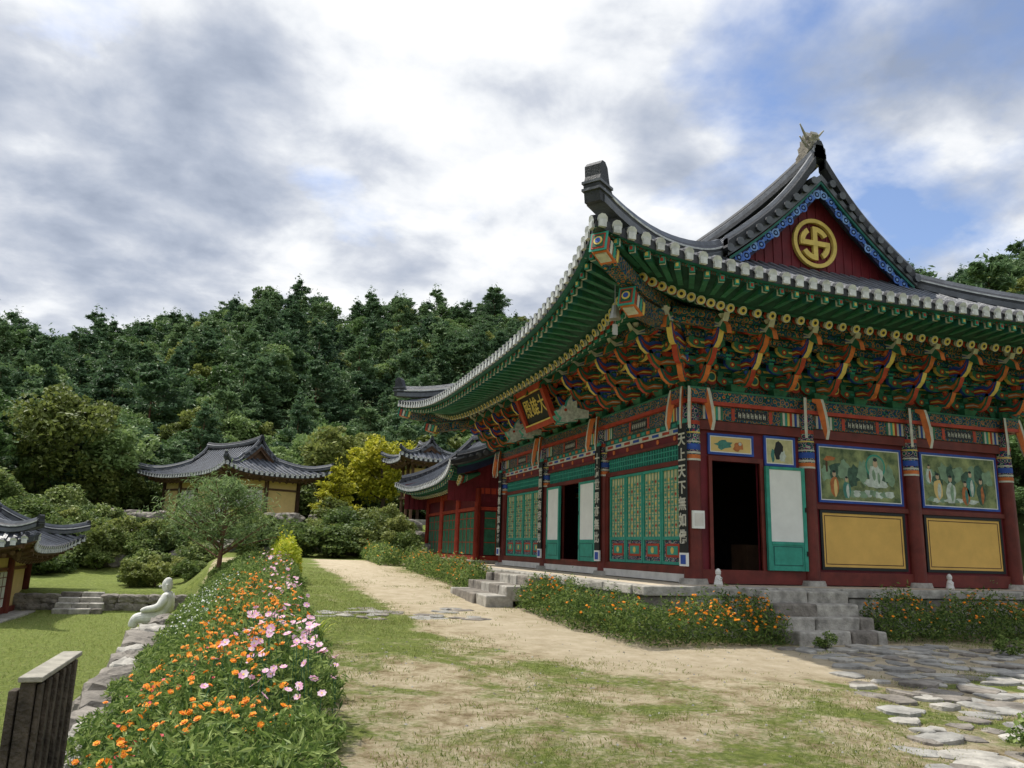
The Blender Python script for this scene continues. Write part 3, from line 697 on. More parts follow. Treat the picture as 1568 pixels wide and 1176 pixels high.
verses=["天\n上\n天\n下\n無\n如\n佛","十\n方\n世\n界\n亦\n無\n比","世\n間\n所\n有\n我\n盡\n見","一\n切\n無\n有\n如\n佛\n者"]
Bd=MB()
for k,vv in enumerate(verses):
    uu=4.2*k; FF.box(Bd,uu-.15,uu+.15,.19,.22,1.62,4.22,m_blackboard); FF.box(Bd,uu-.17,uu+.17,.185,.225,4.22,4.3,m_teal); FF.box(Bd,uu-.15,uu+.15,.185,.225,1.36,1.62,m_white); FF.box(Bd,uu-.1,uu+.1,.226,.23,1.4,1.58,m_blue)
    text("characters",vv,.29,m_offw,hall,FF.P(uu,.226,2.9),(0,-1,0),(-1,0,0),space=1.13)
Bd.build("verse_boards",hall)
E=MB(); ez=9.22
for sy in (-1,1):
    y0,y1=sorted((sy*5.205,sy*5.29))
    ringp(E,(0,ez),.64,.54,y0,y1,40,m_gold)
    E.box(-.38,.38,y0,y1,ez-.065,ez+.065,m_gold); E.box(-.065,.065,y0+.003,y1-.003,ez-.38,ez+.38,m_gold)
    for q in range(4):
        c_,s_=[(1,0),(0,1),(-1,0),(0,-1)][q]
        a0=math.atan2(s_,c_); ro_,ri=.44,.31
        arc=[(math.cos(a0-t)*ro_,math.sin(a0-t)*ro_) for t in np.linspace(-.15,1.0,9)]+[(math.cos(a0-t)*ri,math.sin(a0-t)*ri) for t in np.linspace(1.0,-.2,9)]
        E.prism([(x_,ez+z_) for x_,z_ in arc],lambda A_,B_,t_:Vector((A_,t_,B_)),y0+.006,y1-.006,m_gold)
E.build("gable_emblem",hall)
Dg=MB()
for sy in (-1,1):
    prof=[(-.5,-.1),(.28,-.1),(.34,.22),(.2,.34),(.42,.45),(.5,.62),(.36,.6),(.28,.7),(.44,.86),(.36,.98),(.2,.8),(.12,.92),(.0,1.12),(-.06,.85),(-.18,.95),(-.2,.7),(-.36,.72),(-.3,.5),(-.5,.4)]
    for (t0,t1,k) in ((-.16,.16,.85),(-.1,.1,.97)):
        Dg.prism(prof,lambda A_,B_,t_:Vector((t_,sy*5.2+sy*A_*.7*k,11.35+B_*.85*k)),t0,t1,m_stonedk,m_stone)
    for (a_,b_,h0,h1) in ((-.1,-.42,12.0,12.3),(.1,.3,12.0,12.25),(-.1,-.45,11.8,11.95)): Dg.cyl((a_,sy*5.3,h0),(b_,sy*5.45,h1),.05,.015,6,m_stone)
Dg.build("ridge_dragon_heads",hall)
Dh=MB(); m_drg=M("carved_pale_paint",(.45,.47,.42),.7,.35,12)
for uu,kk in ((4.2,.8),(8.4,.8),(4.9,.6),(7.7,.6)):
    O=FF.P(uu,.5,5.0)
    prof=[(0,-.1),(.45,-.16),(.75,-.3),(1.0,-.3),(.92,-.16),(1.05,-.06),(1.12,.06),(.98,.1),(.9,.24),(.78,.2),(.72,.42),(.6,.6),(.56,.38),(.42,.44),(.4,.2),(0,.14)]
    Dh.prism([(a_*kk,b_*kk) for a_,b_ in prof],lambda A_,B_,t_:O+FF.n*A_+Z*B_+FF.t*t_,-.08,.08,m_drg,m_teal)
    Dh.cyl(O+FF.n*.8*kk+Z*.08-FF.t*.1,O+FF.n*.8*kk+Z*.08+FF.t*.1,.04,.04,8,m_redbr)
Dh.build("carved_dragon_heads",hall)
nb=Vector((7.25-CX,20.45-CY,5.5)); za=Vector((-1,0,-.42)).normalized(); xa=Vector((0,-1,0)); ya=za.cross(xa)
Nb=MB()
def NP(a_,b_,t_): return nb+xa*a_+ya*b_+za*t_
def nbox(a0,a1,b0,b1,t0,t1,mat): Nb.hexa([NP(a0,b0,t0),NP(a1,b0,t0),NP(a1,b1,t0),NP(a0,b1,t0),NP(a0,b0,t1),NP(a1,b0,t1),NP(a1,b1,t1),NP(a0,b1,t1)],mat)
nbox(-.95,.95,-.4,.4,-.03,.02,m_blackboard)
Nb.hexa([NP(-1.2,.4,.1),NP(1.2,.4,.1),NP(1.1,.6,.1),NP(-1.1,.6,.1),NP(-1.2,.4,0),NP(1.2,.4,0),NP(1.1,.6,0),NP(-1.1,.6,0)],m_redbr)
for a0,a1,b0,b1 in ((-1.15,1.15,-.58,-.4),(-1.15,-.95,-.4,.4),(.95,1.15,-.4,.4)): nbox(a0,a1,b0,b1,-.03,.1,m_redbr)
nbox(-1.0,1.0,.4,.44,.101,.11,m_gold); nbox(-1,1,-.44,-.4,.101,.11,m_gold)
Nb.build("name_board",hall); text("name_characters","殿雄大",.56,m_gold,hall,NP(0,0,.022),xa,za,bold=.008)
Bl=MB(); bz=5.95; bx_,by_=5.85-CX,12.35-CY
Bl.cyl((bx_,by_,bz-.2),(bx_,by_,bz),.1,.05,12,m_bronze); Bl.cyl((bx_,by_,bz-.26),(bx_,by_,bz-.2),.11,.1,12,m_bronze); Bl.cyl((bx_,by_,bz),(bx_,by_,bz+.4),.008,.008,5,m_bronze); Bl.box(bx_-.05,bx_+.05,by_-.003,by_+.003,bz-.55,bz-.35,m_bronze); Bl.cyl((bx_,by_,bz-.36),(bx_,by_,bz-.2),.005,.005,5,m_bronze)
Bl.build("wind_bell",hall)

# ---------------------------------------------------------------- stone things
ico=bmesh.new(); bmesh.ops.create_icosphere(ico,subdivisions=3,radius=1); IV=[v.co.copy() for v in ico.verts]; IF=[[v.index for v in f.verts] for f in ico.faces]; ico.free()
def rock(mb,c,sx,sy,sz,mat,seed=0,rz=0,square=.55,amp=1.0):
    vs=[]; cr,sr=math.cos(rz),math.sin(rz)
    for v in IV:
        m_=max(abs(v.x),abs(v.y),abs(v.z)); q=v.lerp(v/m_,square); o_=Vector((seed*3.1,seed,seed*.7))
        k=1+amp*(.25*mnoise.noise(v*1.3+o_)+.09*mnoise.noise(v*4+o_))
        x_,y_,z_=q.x*sx*k,q.y*sy*k,q.z*sz*k
        vs.append((c[0]+x_*cr-y_*sr,c[1]+x_*sr+y_*cr,c[2]+z_))
    mb.add(vs,IF,mat)
def block(mb,x0,x1,y0,y1,z0,z1,mat):
    j=lambda a_=.018:random.uniform(-a_,a_)
    mb.hexa([(x0+j(),y0+j(),z0),(x1+j(),y0+j(),z0),(x1+j(),y1+j(),z0),(x0+j(),y1+j(),z0),(x0+j(),y0+j(),z1+j(.01)),(x1+j(),y0+j(),z1+j(.01)),(x1+j(),y1+j(),z1+j(.01)),(x0+j(),y1+j(),z1+j(.01))],mat)
P_=MB(); plat=empty("stone_platform")
X0p,X1p,Y0p,Y1p=6.55,18.6,12.65,28.1
P_.box(X0p+.1,X1p-.1,Y0p+.1,Y1p-.1,-.3,1.02,m_plat)
P_.build("earth_core",plat)
P_=MB()
def pick(): return m_stonedk if random.random()<.4 else m_stone
for (zz0,zz1) in ((-.2,.52),(.53,.86)):
    u_=X0p
    while u_<X1p: w_=random.uniform(.5,1.1); block(P_,u_+.01,min(u_+w_,X1p)-.01,Y0p-.02,Y0p+.3,zz0,zz1,pick()); u_+=w_
    u_=Y0p+.32
    while u_<Y1p: w_=random.uniform(.5,1.1); block(P_,X0p-.02,X0p+.3,u_+.01,min(u_+w_,Y1p)-.01,zz0,zz1,pick()); u_+=w_
u_=X0p-.04
while u_<X1p: w_=random.uniform(.9,1.6); block(P_,u_+.005,min(u_+w_,X1p)-.005,Y0p-.07,Y0p+.36,.87,1.035,m_stone); u_+=w_
u_=Y0p+.37
while u_<Y1p: w_=random.uniform(.9,1.6); block(P_,X0p-.07,X0p+.36,u_+.005,min(u_+w_,Y1p)-.005,.87,1.035,m_stone); u_+=w_
P_.build("edge_stones",plat,bevel=.02)
def steps(name,x0,x1,y0,y1,n,z0,z1,dirn):
    s=MB(); o=empty(name)
    for k in range(n):
        zt=z0+(z1-z0)*(k+1)/n; hh=(z1-z0)/n
        a0,a1=(x0,x1) if dirn=='y' else (y0,y1); u_=a0
        while u_<a1-.15:
            w_=min(random.uniform(.5,1.0),a1-u_)
            if dirn=='y': ya_=y0+(y1-y0)*k/n+random.uniform(-.04,.04); block(s,u_+.008,u_+w_-.008,ya_,ya_+(y1-y0)/n+.12,zt-hh-.12,zt,pick())
            else: xa_=x0+(x1-x0)*k/n+random.uniform(-.04,.04); block(s,xa_,xa_+(x1-x0)/n+.12,u_+.008,u_+w_-.008,zt-hh-.12,zt,pick())
            u_+=w_
    s.build("treads",o,bevel=.028); return o
steps("stone_steps",8.75,10.6,11.4,12.6,4,.18,1.0,'y')
steps("stone_steps",4.95,6.5,17.0,20.4,3,.38,.99,'x')
steps("stone_steps",-6.2,-4.7,30.8,32.2,4,-1.0,-.35,'y')
Fs=MB()
def flag(x,y,rad,dz=.03):
    n=random.randint(6,9); a0=random.random()*6; pts=[]
    ex=random.uniform(.7,1.35)
    for i in range(n):
        t=a0+2*math.pi*i/n+random.uniform(-.25,.25); k=rad*random.uniform(.75,1.12); pts.append((x+math.cos(t)*k*ex,y+math.sin(t)*k/ex))
    z=ground(x,y); t1=random.uniform(-.01,.012)
    lo=[Vector((a_,b_,z-.08)) for a_,b_ in pts]; hi=[Vector((a_,b_,z+dz+t1+random.uniform(-.012,.012))) for a_,b_ in pts]; c_=Vector((x,y,z+dz+t1))
    hi2=[h.lerp(c_,.12)+Z*.010 for h in hi]
    Fs.add(lo+hi+hi2,[(i,(i+1)%n,n+(i+1)%n,n+i) for i in range(n)]+[(n+i,n+(i+1)%n,2*n+(i+1)%n,2*n+i) for i in range(n)]+[tuple(range(2*n,3*n))],random.choice((m_flag,m_flag,m_stonedk,m_stone)))
y=4.6
while y<11.4:
    x=lerp(5.0,8.5,(y-4.8)/5.2) if y<10 else 8.3
    xe=x+ (4.0 if y<9 else 5.5)
    while x<xe:
        if random.random()<.9: flag(x+random.uniform(-.12,.12),y+random.uniform(-.12,.12),random.uniform(.12,.27),random.uniform(.0,.03))
        x+=random.uniform(.28,.46)
    y+=.36
for i in range(34): flag(random.uniform(1.3,4.4),random.uniform(14.9,16.7),random.uniform(.14,.3),.0)
Fs.build("flagstone_path")
Rk=MB(); y=6.6
while y<17.5:
    s=random.uniform(.26,.46); rock(Rk,(-1.38-.1*math.sin(y*.6)+random.uniform(-.08,.08),y,ground(-1.0,y)-.30),s*.7,s,.34,m_stone if random.random()<.3 else m_stonedk,int(y*10),random.uniform(-.3,.3),.75)
    if random.random()<.8: rock(Rk,(-1.8+random.uniform(-.1,.1),y+.2,-.85),s*.7,s*.8,.3,m_stonedk,int(y*13),random.random()*3,.6)
    y+=s*1.8
Rk.build("bed_edge_rocks")
Rw=MB()
for (xa_,xb_) in ((-4.6,-1.4),(-12,-6.4)):
    x=xa_
    while x<xb_:
        for zz_ in (-.85,-.58): rock(Rw,(x+random.uniform(-.1,.1),31.8,zz_),random.uniform(.22,.36),.25,.18,m_stonedk,int(x*31+zz_*7),0,.7)
        x+=.5
Rw.build("retaining_wall")
Bk=MB()
for i in range(130):
    x=random.uniform(-9,9); y=random.choice((40.5,43.5,46.5))+random.uniform(-.5,.5); s=random.uniform(.3,.7); rock(Bk,(x,y,ground(x,y)+.1),s,s*.8,s*.55,m_stonedk,i,random.random()*3,.5)
Bk.build("terrace_rocks")

# ---------------------------------------------------------------- other buildings
def simple_hall(name,loc,rz,hx,hy,z0,z1,nx,ny,wall,post,lower=None,doors=None):
    o=empty(name,(loc[0],loc[1],0),rz); b=MB()
    b.box(-hx-.7,hx+.7,-hy-.7,hy+.7,z0-.9,z0,m_stone)
    b.box(-hx+.05,hx-.05,-hy+.05,hy-.05,z0,z1+.2,wall)
    for s,(Ln,n,ax) in enumerate(((hy,ny,0),(hy,ny,1),(hx,nx,2),(hx,nx,3))):
        for i in range(n+1):
            k=-Ln+2*Ln*i/n
            p={0:(-hx,k),1:(hx,k),2:(k,-hy),3:(k,hy)}[ax]
            b.cyl((p[0],p[1],z0),(p[0],p[1],z1+.1),.14,.13,10,post)
            if i<n:
                w_=2*Ln/n
                def bx(a0,a1,v,c0,c1,mat):
                    if ax==0: b.box(-hx-v,-hx+.06,k+a0,k+a1,c0,c1,mat)
                    elif ax==1: b.box(hx-.06,hx+v,k+a0,k+a1,c0,c1,mat)
                    elif ax==2: b.box(k+a0,k+a1,-hy-v,-hy+.06,c0,c1,mat)
                    else: b.box(k+a0,k+a1,hy-.06,hy+v,c0,c1,mat)
                hgt=z1-z0
                bx(.1,w_-.1,.03,z0,z0+.18,post); bx(.1,w_-.1,.06,z1-.12,z1+.12,post); bx(.1,w_-.1,.02,z0+hgt*.72,z0+hgt*.77,post)
                if doors and (i%2==0 or doors=='all'):
                    bx(w_*.12,w_*.88,.01,z0+.22,z0+hgt*.7,m_green2 if doors=='all' else m_plaster); bx(w_*.49,w_*.51,.025,z0+.22,z0+hgt*.7,post)
                    for q in (.3,.7): bx(w_*q-.015,w_*q+.015,.02,z0+.22,z0+hgt*.7,post)
                    for q in (.25,.45,.6): bx(w_*.12,w_*.88,.018,z0+hgt*q,z0+hgt*q+.03,post)
                elif lower: bx(.1,w_-.1,.012,z0+.18,z0+hgt*.3,lower)
    b.build("walls",o); return o
hs_=simple_hall("traditional_house",(-1.7,56),math.radians(30),2.3,4.6,2.98,5.45,2,4,m_wallyel,m_brown,None,'some')
roof(hs_,3.3,5.7,.45,.45,3.2,7.75,6.75,5.62,5.7,6.15,2.3,4.6,dv=.35,rib=.36,rr=.09,rafter=.45,painted=False,hipw=.28,rh=.34,zpl=5.75,orn=.6)
hl=simple_hall("traditional_house",(-9.7,30.4),0,2.2,2.2,-.95,.95,2,2,m_wallyel,m_red,None,'some')
roof(hl,3.3,3.2,.4,.4,1.8,3.4,2.3,1.15,1.2,1.6,2.2,2.2,dv=.3,rib=.3,rr=.08,rafter=.35,painted=False,hipw=.26,rh=.32,zpl=1.4,orn=.6)
h2=simple_hall("shrine_hall",(11.4,36.2),0,2.7,4.8,1.1,3.9,2,3,m_maroon,m_redbr,None,'all')
roof(h2,4.0,6.2,.3,.3,0,7.3,5.5,4.35,4.4,4.9,2.7,4.8,dv=.3,rib=.33,rr=.085,gable=True,rafter=.4,painted=True,hipw=.28,rh=.4,zpl=4.6)
pv=empty("pavilion",(10.2,50,0),.1); pb=MB()
pb.box(-1.5,1.5,-1.5,1.5,2.0,3.2,m_stone); pb.box(-1.25,1.25,-1.25,1.25,4.5,4.65,m_brown); pb.box(-1.0,1.0,-1.0,1.0,4.65,6.4,m_wallyel)
for sx in (-1,0,1):
    for sy in (-1,0,1):
        if sx or sy: pb.cyl((sx*1.1,sy*1.1,3.1),(sx*1.1,sy*1.1,6.7),.1,.1,8,m_brown)
pb.build("frame",pv); roof(pv,2.0,2.0,.3,.3,1.1,8.0,7.5,6.9,6.9,7.2,1.1,1.1,dv=.25,rib=.32,rr=.08,rafter=.4,painted=False,hipw=.2,rh=.24,zpl=6.95,orn=.6)

# ---------------------------------------------------------------- vegetation
lf_forest=Mleaf("forest_leaves",(.04,.08,.025),(.11,.19,.06),(.25,.34,.12),.32,objvar=.7)
lf_forest2=Mleaf("forest_leaves_warm",(.09,.12,.03),(.2,.24,.06),(.34,.36,.11),.35,objvar=.5)
lf_pine=Mleaf("pine_needles",(.04,.08,.042),(.10,.175,.08),(.2,.29,.125),.28,objvar=.55)
lf_pinenr=Mleaf("young_pine_needles",(.07,.12,.04),(.15,.23,.08),(.28,.37,.15),.35,objvar=0)
lf_gink=Mleaf("ginkgo_leaves",(.22,.24,.02),(.42,.42,.03),(.6,.56,.06),.35,objvar=0)
lf_shrub=Mleaf("shrub_leaves",(.05,.08,.025),(.12,.18,.045),(.27,.32,.1),.35,objvar=.5)
lf_bed=Mleaf("bed_foliage",(.06,.11,.025),(.15,.23,.05),(.33,.41,.13),.4,objvar=0)
lf_hedge=Mleaf("marigold_foliage",(.045,.09,.02),(.11,.18,.04),(.24,.31,.08),.38,objvar=0)
lf_lime=Mleaf("lime_foliage",(.3,.36,.02),(.45,.5,.04),(.6,.62,.08),.35,objvar=0)
fl_or=Mleaf("marigold_orange",(.7,.16,.005),(.85,.27,.01),(.9,.42,.02),.15,objvar=0)
fl_yel=Mleaf("flower_yellow",(.75,.5,.02),(.85,.65,.05),(.9,.75,.1),.15,objvar=0)
fl_pink=Mleaf("cosmos_pink",(.68,.3,.48),(.78,.46,.62),(.82,.64,.72),.3,objvar=0)
fl_white=Mleaf("flower_white",(.6,.62,.56),(.72,.72,.68),(.8,.8,.75),.2,objvar=0)
fl_red=Mleaf("flower_red",(.6,.03,.05),(.7,.06,.1),(.75,.1,.12),.2,objvar=0)

def tree_mesh(name,h,cr,cz0,clumps,per,ls,mat,bark,seed,trunk=.16,flat=.75,top=1.0):
    rg=np.random.default_rng(seed)
    b=MB(); pts=[Vector((0,0,-.5))]
    for i in range(1,6): pts.append(Vector((rg.normal()*.06*h*.3,rg.normal()*.06*h*.3,h*.78*i/5)))
    for i in range(5): b.cyl(pts[i],pts[i+1],trunk*(1-i*.17),trunk*(1-(i+1)*.17),7,bark,False)
    Q=[]; hc=(h-cz0)/2; zc_=cz0+hc
    for c in range(clumps):
        d=rg.normal(size=3); d/=np.linalg.norm(d); rad=rg.uniform(.45,.95)
        cc=np.array([d[0]*cr*rad,d[1]*cr*rad,zc_+d[2]*hc*rad*.92])
        wd=1-max(0,(cc[2]-zc_)/hc)*.35; cc[:2]*=wd
        s=cr*rg.uniform(.2,.40)
        g_=rg.normal(size=(per,3)); g_/=np.linalg.norm(g_,axis=1)[:,None]; g_*=(rg.uniform(.35,1.15,size=(per,1))**.5)*s; g_[:,2]*=flat
        Q.append(leafarr(cc+g_,ls,ls*.6,.35))
        if c%2==0:
            st=pts[min(4,max(1,int(5*cc[2]/h*.75)))]
            b.cyl(st,Vector(cc),trunk*.28,trunk*.07,5,bark,False)
    return quadmesh(name,np.concatenate(Q),[mat],None,b,obj=False)
def pine_mesh(name,h,cr,cz0,nb,per,ls,mat,bark,seed,trunk=.15,conic=.6,lift=(.05,.4),asp=.34):
    rg=np.random.default_rng(seed); b=MB()
    bend=rg.normal(size=2)*.04*h; pts=[Vector((bend[0]*(k/6)**2,bend[1]*math.sin(k/2),h*k/6-(.5 if k==0 else 0))) for k in range(7)]
    for i in range(6): b.cyl(pts[i],pts[i+1],trunk*(1-i*.155),trunk*(1-(i+1)*.155),7,bark,False)
    Q=[]
    for k in range(nb):
        f=(k+rg.uniform(0,1))/nb; z=cz0+(h-cz0)*f; az=rg.uniform(0,6.28)
        ln=cr*((1-f)**conic*.85+.15)*rg.uniform(.6,1.1); 
        st=np.array([bend[0]*(z/h)**2,0,z]); dr=np.array([math.cos(az),math.sin(az),rg.uniform(*lift)])
        en=st+dr*ln; b.cyl(Vector(st),Vector(en),trunk*.22*(1.1-f)+.004,.01,5,bark,False)
        for q in range(3):
            c=st+dr*ln*(.45+.28*q); sz=ln*.30*(1.1-.15*q)+.1*min(1,cr/2)
            g_=rg.normal(size=(per,3))*sz*.55; g_[:,2]*=.42
            Q.append(leafarr(c+g_,ls,ls*asp,.5))
    g_=rg.normal(size=(per*2,3))*cr*.13; g_[:,2]*=2; Q.append(leafarr(np.array([bend[0],0,h-.15])+g_,ls,ls*asp,.3))
    return quadmesh(name,np.concatenate(Q),[mat],None,b,obj=False)
protos=[tree_mesh("broadleaf_a",8,2.6,1.6,38,120,.19,lf_forest,m_bark,1),tree_mesh("broadleaf_b",7,2.9,1.2,38,120,.2,lf_forest,m_bark,2),
        tree_mesh("broadleaf_c",7.5,2.3,1.5,34,120,.19,lf_forest2,m_bark,3),
        pine_mesh("pine_a",9.5,2.6,2.6,36,36,.27,lf_pine,m_barkred,4,conic=.45),pine_mesh("pine_b",9,2.9,3.0,32,38,.28,lf_pine,m_barkred,5,conic=.35),pine_mesh("pine_c",8.5,2.3,1.2,44,32,.25,lf_pine,m_barkred,6,conic=.7)]
fr=empty("forest_trees"); random.seed(11)
d=63.0; cnt=0
while d<162:
    step=3.1+ (d-60)*.005
    azr=math.degrees(step/d); az=-32+random.random()*azr
    while az<58:
        dd_=d+random.uniform(-1.6,1.6); aa=math.radians(az+random.uniform(-.45,.45)*azr); x,y=dd_*math.sin(aa),dd_*math.cos(aa)
        # stands of broadleaf and of pine alternate over the slope
        st_=mnoise.noise(Vector((x*.05,y*.05,12)))
        wgt=[3.2,3.4,1.8,2.2,2.2,.8] if st_<.05 else [1.5,1.5,.8,3,3,1.2]
        if d<80: wgt=[3,3,2.4,1,1,.8]
        me=random.choices(protos,wgt)[0]; o=bpy.data.objects.new("tree",me); COL.objects.link(o); o.parent=fr
        s=random.uniform(.5,1.0)*(.9 if d<72 else 1); o.location=(x,y,ground(x,y)-.3); o.scale=(s*random.uniform(.9,1.25),s*random.uniform(.9,1.25),s*random.uniform(.8,1.15)); o.rotation_euler=(random.uniform(-.07,.07),random.uniform(-.07,.07),random.random()*6.28); cnt+=1
        az+=azr*random.uniform(.75,1.3)
    d+=step*.92
def put(name,me,x,y,s=1,dz=0,rz=None,sc=None,z=None):
    o=bpy.data.objects.new(name,me); COL.objects.link(o); o.location=(x,y,(ground(x,y) if z is None else z)+dz); o.scale=sc or (s,s,s); o.rotation_euler=(0,0,random.random()*6 if rz is None else rz); return o
put("ginkgo_tree",tree_mesh("ginkgo",6,2.7,.6,46,130,.15,lf_gink,m_bark,21),8.2,54.5,1,0,z=3.6)
put("broadleaf_tree",tree_mesh("broadleaf_olive",8,3.4,1.0,50,150,.17,lf_forest2,m_bark,22),-12.8,60,1.1)
put("broadleaf_tree",protos[2],4.6,57,.95); put("broadleaf_tree",protos[1],-9.5,61,.9); put("broadleaf_tree",protos[0],-17,55,1.0)
put("broadleaf_tree",protos[2],6.2,60,.9); put("pine_tree",protos[5],13,58,.9); put("broadleaf_tree",protos[1],12.5,55,.8);put("broadleaf_tree",protos[0],-15.5,47,.75)
put("pine_tree",pine_mesh("young_pine",2.75,1.85,.6,46,46,.10,lf_pinenr,m_barkred,33,.085,.55,lift=(.25,.75),asp=.14),-.85,24.6,1,-.1)
put("pine_tree",pine_mesh("small_pine",3.2,1.3,.4,30,50,.12,lf_gink,m_barkred,32,.07,.6),4.4,46.5,1)
put("pine_tree",protos[4],62,52,1.3,z=16.2); put("pine_tree",protos[3],58,54,1.2,z=15.2)
shr=[tree_mesh("shrub_a",1.6,1.0,.1,26,90,.075,lf_shrub,m_bark,41,.05,.8),tree_mesh("shrub_b",1.2,1.2,.05,26,90,.075,lf_shrub,m_bark,42,.05,.7),tree_mesh("shrub_c",1.9,.9,.1,24,90,.075,lf_forest2,m_bark,43,.05,.9)]
sh=empty("shrubs"); random.seed(5)
def shrub(x,y,s):
    o=bpy.data.objects.new("shrub",random.choice(shr)); COL.objects.link(o); o.parent=sh; o.location=(x,y,ground(x,y)-.05); o.scale=(s*random.uniform(.9,1.3),s*random.uniform(.9,1.3),s*random.uniform(.8,1.15)); o.rotation_euler=(0,0,random.random()*6)
for i in range(170):
    x=random.uniform(-13,8.2); y=random.uniform(38,47); s=random.uniform(.5,1.1)
    if y>43 and -7<x<3.5: s=random.uniform(.22,.4)
    shrub(x,y,s)
for i in range(50): shrub(random.uniform(-20,14),random.uniform(60,63),random.uniform(1.2,2.1))
for i in range(14): shrub(random.uniform(-4.5,-2),random.uniform(33,38),random.uniform(.3,.7))
for i in range(14): shrub(random.uniform(3.6,7.2),random.uniform(40,44),random.uniform(.7,1.1))
for i in range(16): shrub(random.uniform(-16,-8),random.uniform(40,50),random.uniform(1.0,1.7))
def planting(name,areas,leafmat,nl,ls,flowers,asp=.42,slope=False):
    Qs=[];I=[];mats=[leafmat]
    def surf(x,y,a): 
        ex=min((x-a[0])/.25,(a[1]-x)/.25,(y-a[2])/.25,(a[3]-y)/.25,1); ex=max(0,ex)**.5
        if slope: ex=min(max(0,(a[1]-x)/.3),1)**.5
        k=(.35+.65*sstep(-1.1,.35,x)) if slope else 1
        return k*a[4]*(.4+.6*ex)*(1+.45*mnoise.noise(Vector((x*1.7,y*1.7,1)))+.4*mnoise.noise(Vector((x*5,y*5,2))))
    for a in areas:
        n=int(nl*(a[1]-a[0])*(a[3]-a[2])); X=rng.uniform(a[0],a[1],n); Y=rng.uniform(a[2],a[3],n)
        if slope: X=X+.10*np.sin(Y*3.1)+.08*np.sin(Y*7.7)
        C=np.zeros((n,3))
        for i in range(n):
            hh=surf(X[i],Y[i],a)*(1.2 if rng.random()<.1 else 1); C[i]=(X[i],Y[i],ground(X[i],Y[i])+hh*(1-rng.random()**1.6*.95))
        Qs.append(leafarr(C,ls,ls*asp,.1)); I+= [0]*n
    stems=MB()
    for (mat,kind,n,x0,x1,y0,y1,dz) in flowers:
        if mat not in mats: mats.append(mat)
        mi=mats.index(mat)
        cl=[(rng.uniform(x0,x1),rng.uniform(y0,y1)) for _ in range(max(1,n//9))]
        for k in range(n):
            if rng.random()<.55:
                cxy=cl[rng.integers(len(cl))]; x=cxy[0]+rng.normal()*.17; y=cxy[1]+rng.normal()*.17
            else: x=rng.uniform(x0,x1); y=rng.uniform(y0,y1)
            aa=[q for q in areas if q[0]<=x<=q[1] and q[2]<=y<=q[3]]
            if not aa: continue
            hh=surf(x,y,aa[0]); z=ground(x,y)+hh*rng.uniform(.82,1.06)+dz*rng.uniform(.1,1)
            c=np.array([x,y,z]); nr=np.array([rng.normal()*.45-.1,rng.normal()*.45-.4,.9]); nr/=np.linalg.norm(nr)
            t1=np.cross(nr,[0.3,1,.1]); t1/=np.linalg.norm(t1); t2=np.cross(nr,t1)
            if kind=='m': pet,rad,lay=6,rng.uniform(.018,.034),2
            elif kind=='c': pet,rad,lay=7,rng.uniform(.03,.046),1
            else: pet,rad,lay=5,rng.uniform(.010,.020),1
            for ly in range(lay):
                a0=rng.random()*6; rr_=rad*(1-.35*ly)
                for p_ in range(pet):
                    an=a0+2*math.pi*p_/pet; dr=t1*math.cos(an)+t2*math.sin(an); sd2=-t1*math.sin(an)+t2*math.cos(an); wq=rr_*(.5 if kind!='c' else .4)
                    up=nr*(rr_*(.15+.5*ly))
                    Qs.append(np.array([[c+nr*ly*.008, c+dr*rr_*.65+sd2*wq+up*.6, c+dr*rr_+up, c+dr*rr_*.65-sd2*wq+up*.6]])); I.append(mi)
            if kind=='c':
                if fl_yel not in mats: mats.append(fl_yel)
                s=rad*.22; q=c+nr*.008; Qs.append(np.array([[q-t1*s,q-t2*s,q+t1*s,q+t2*s]])); I.append(mats.index(fl_yel))
            if dz>.04: stems.cyl(Vector((x+rng.normal()*.03,y+rng.normal()*.03,z-dz-.2)),Vector(tuple(c)),.004,.003,3,m_green2,False)
    return quadmesh(name,np.concatenate(Qs),mats,I,stems if stems.f else None)
bed=[(-1.1,.68,4.9,7.0,.42),(-1.15,.88,7.0,10.2,.55),(-1.15,.95,10.2,14,.55),(-1.2,1.0,14,20,.5),(-1.0,1.25,20,27,.6)]
planting("flower_bed",bed,lf_bed,2300,.045,[
 (fl_or,'m',380,-.85,.4,6.0,10,.08),(fl_or,'m',440,-.5,.6,10,15.5,.07),(fl_pink,'c',120,.05,.82,6.6,10.2,.24),(fl_pink,'c',70,.3,1.0,13,20,.22),(fl_pink,'c',60,.3,1.1,20,25,.2),
 (fl_white,'s',450,-1.15,-.3,12,21,.05),(fl_red,'s',36,-1.0,-.2,6.0,8.5,.04),(fl_yel,'s',120,.2,1.0,20,26,.1),(fl_or,'m',170,-.4,.9,15.5,22,.05)],asp=.25,slope=True)
hedge=[(5.5,6.45,13.2,16.7,.62),(5.65,6.5,11.3,13.2,.66),(6.5,8.6,11.3,12.35,.66)]
planting("marigold_hedge",hedge,lf_hedge,2800,.038,[(fl_or,'m',460,5.5,8.6,11.3,16.7,.03),(fl_or,'m',170,6.6,8.6,11.3,11.9,.03),(fl_yel,'m',50,5.5,8.6,11.4,16.7,.03)],asp=.3)
planting("marigold_hedge",[(10.75,19,11.5,12.4,.66)],lf_hedge,2200,.042,[(fl_or,'m',420,10.75,19,11.5,12.4,.03)],asp=.3)
planting("marigold_hedge",[(5.5,6.4,20.8,30.5,.62)],lf_bed,1500,.05,[(fl_or,'m',300,5.5,6.4,20.8,30.5,.03)],asp=.3)
planting("marigold_hedge",[(4.9,6.0,32,42,.6)],lf_bed,900,.06,[(fl_yel,'m',220,4.9,6.0,32,42,.05),(fl_or,'m',120,4.9,6,32,42,.03)])
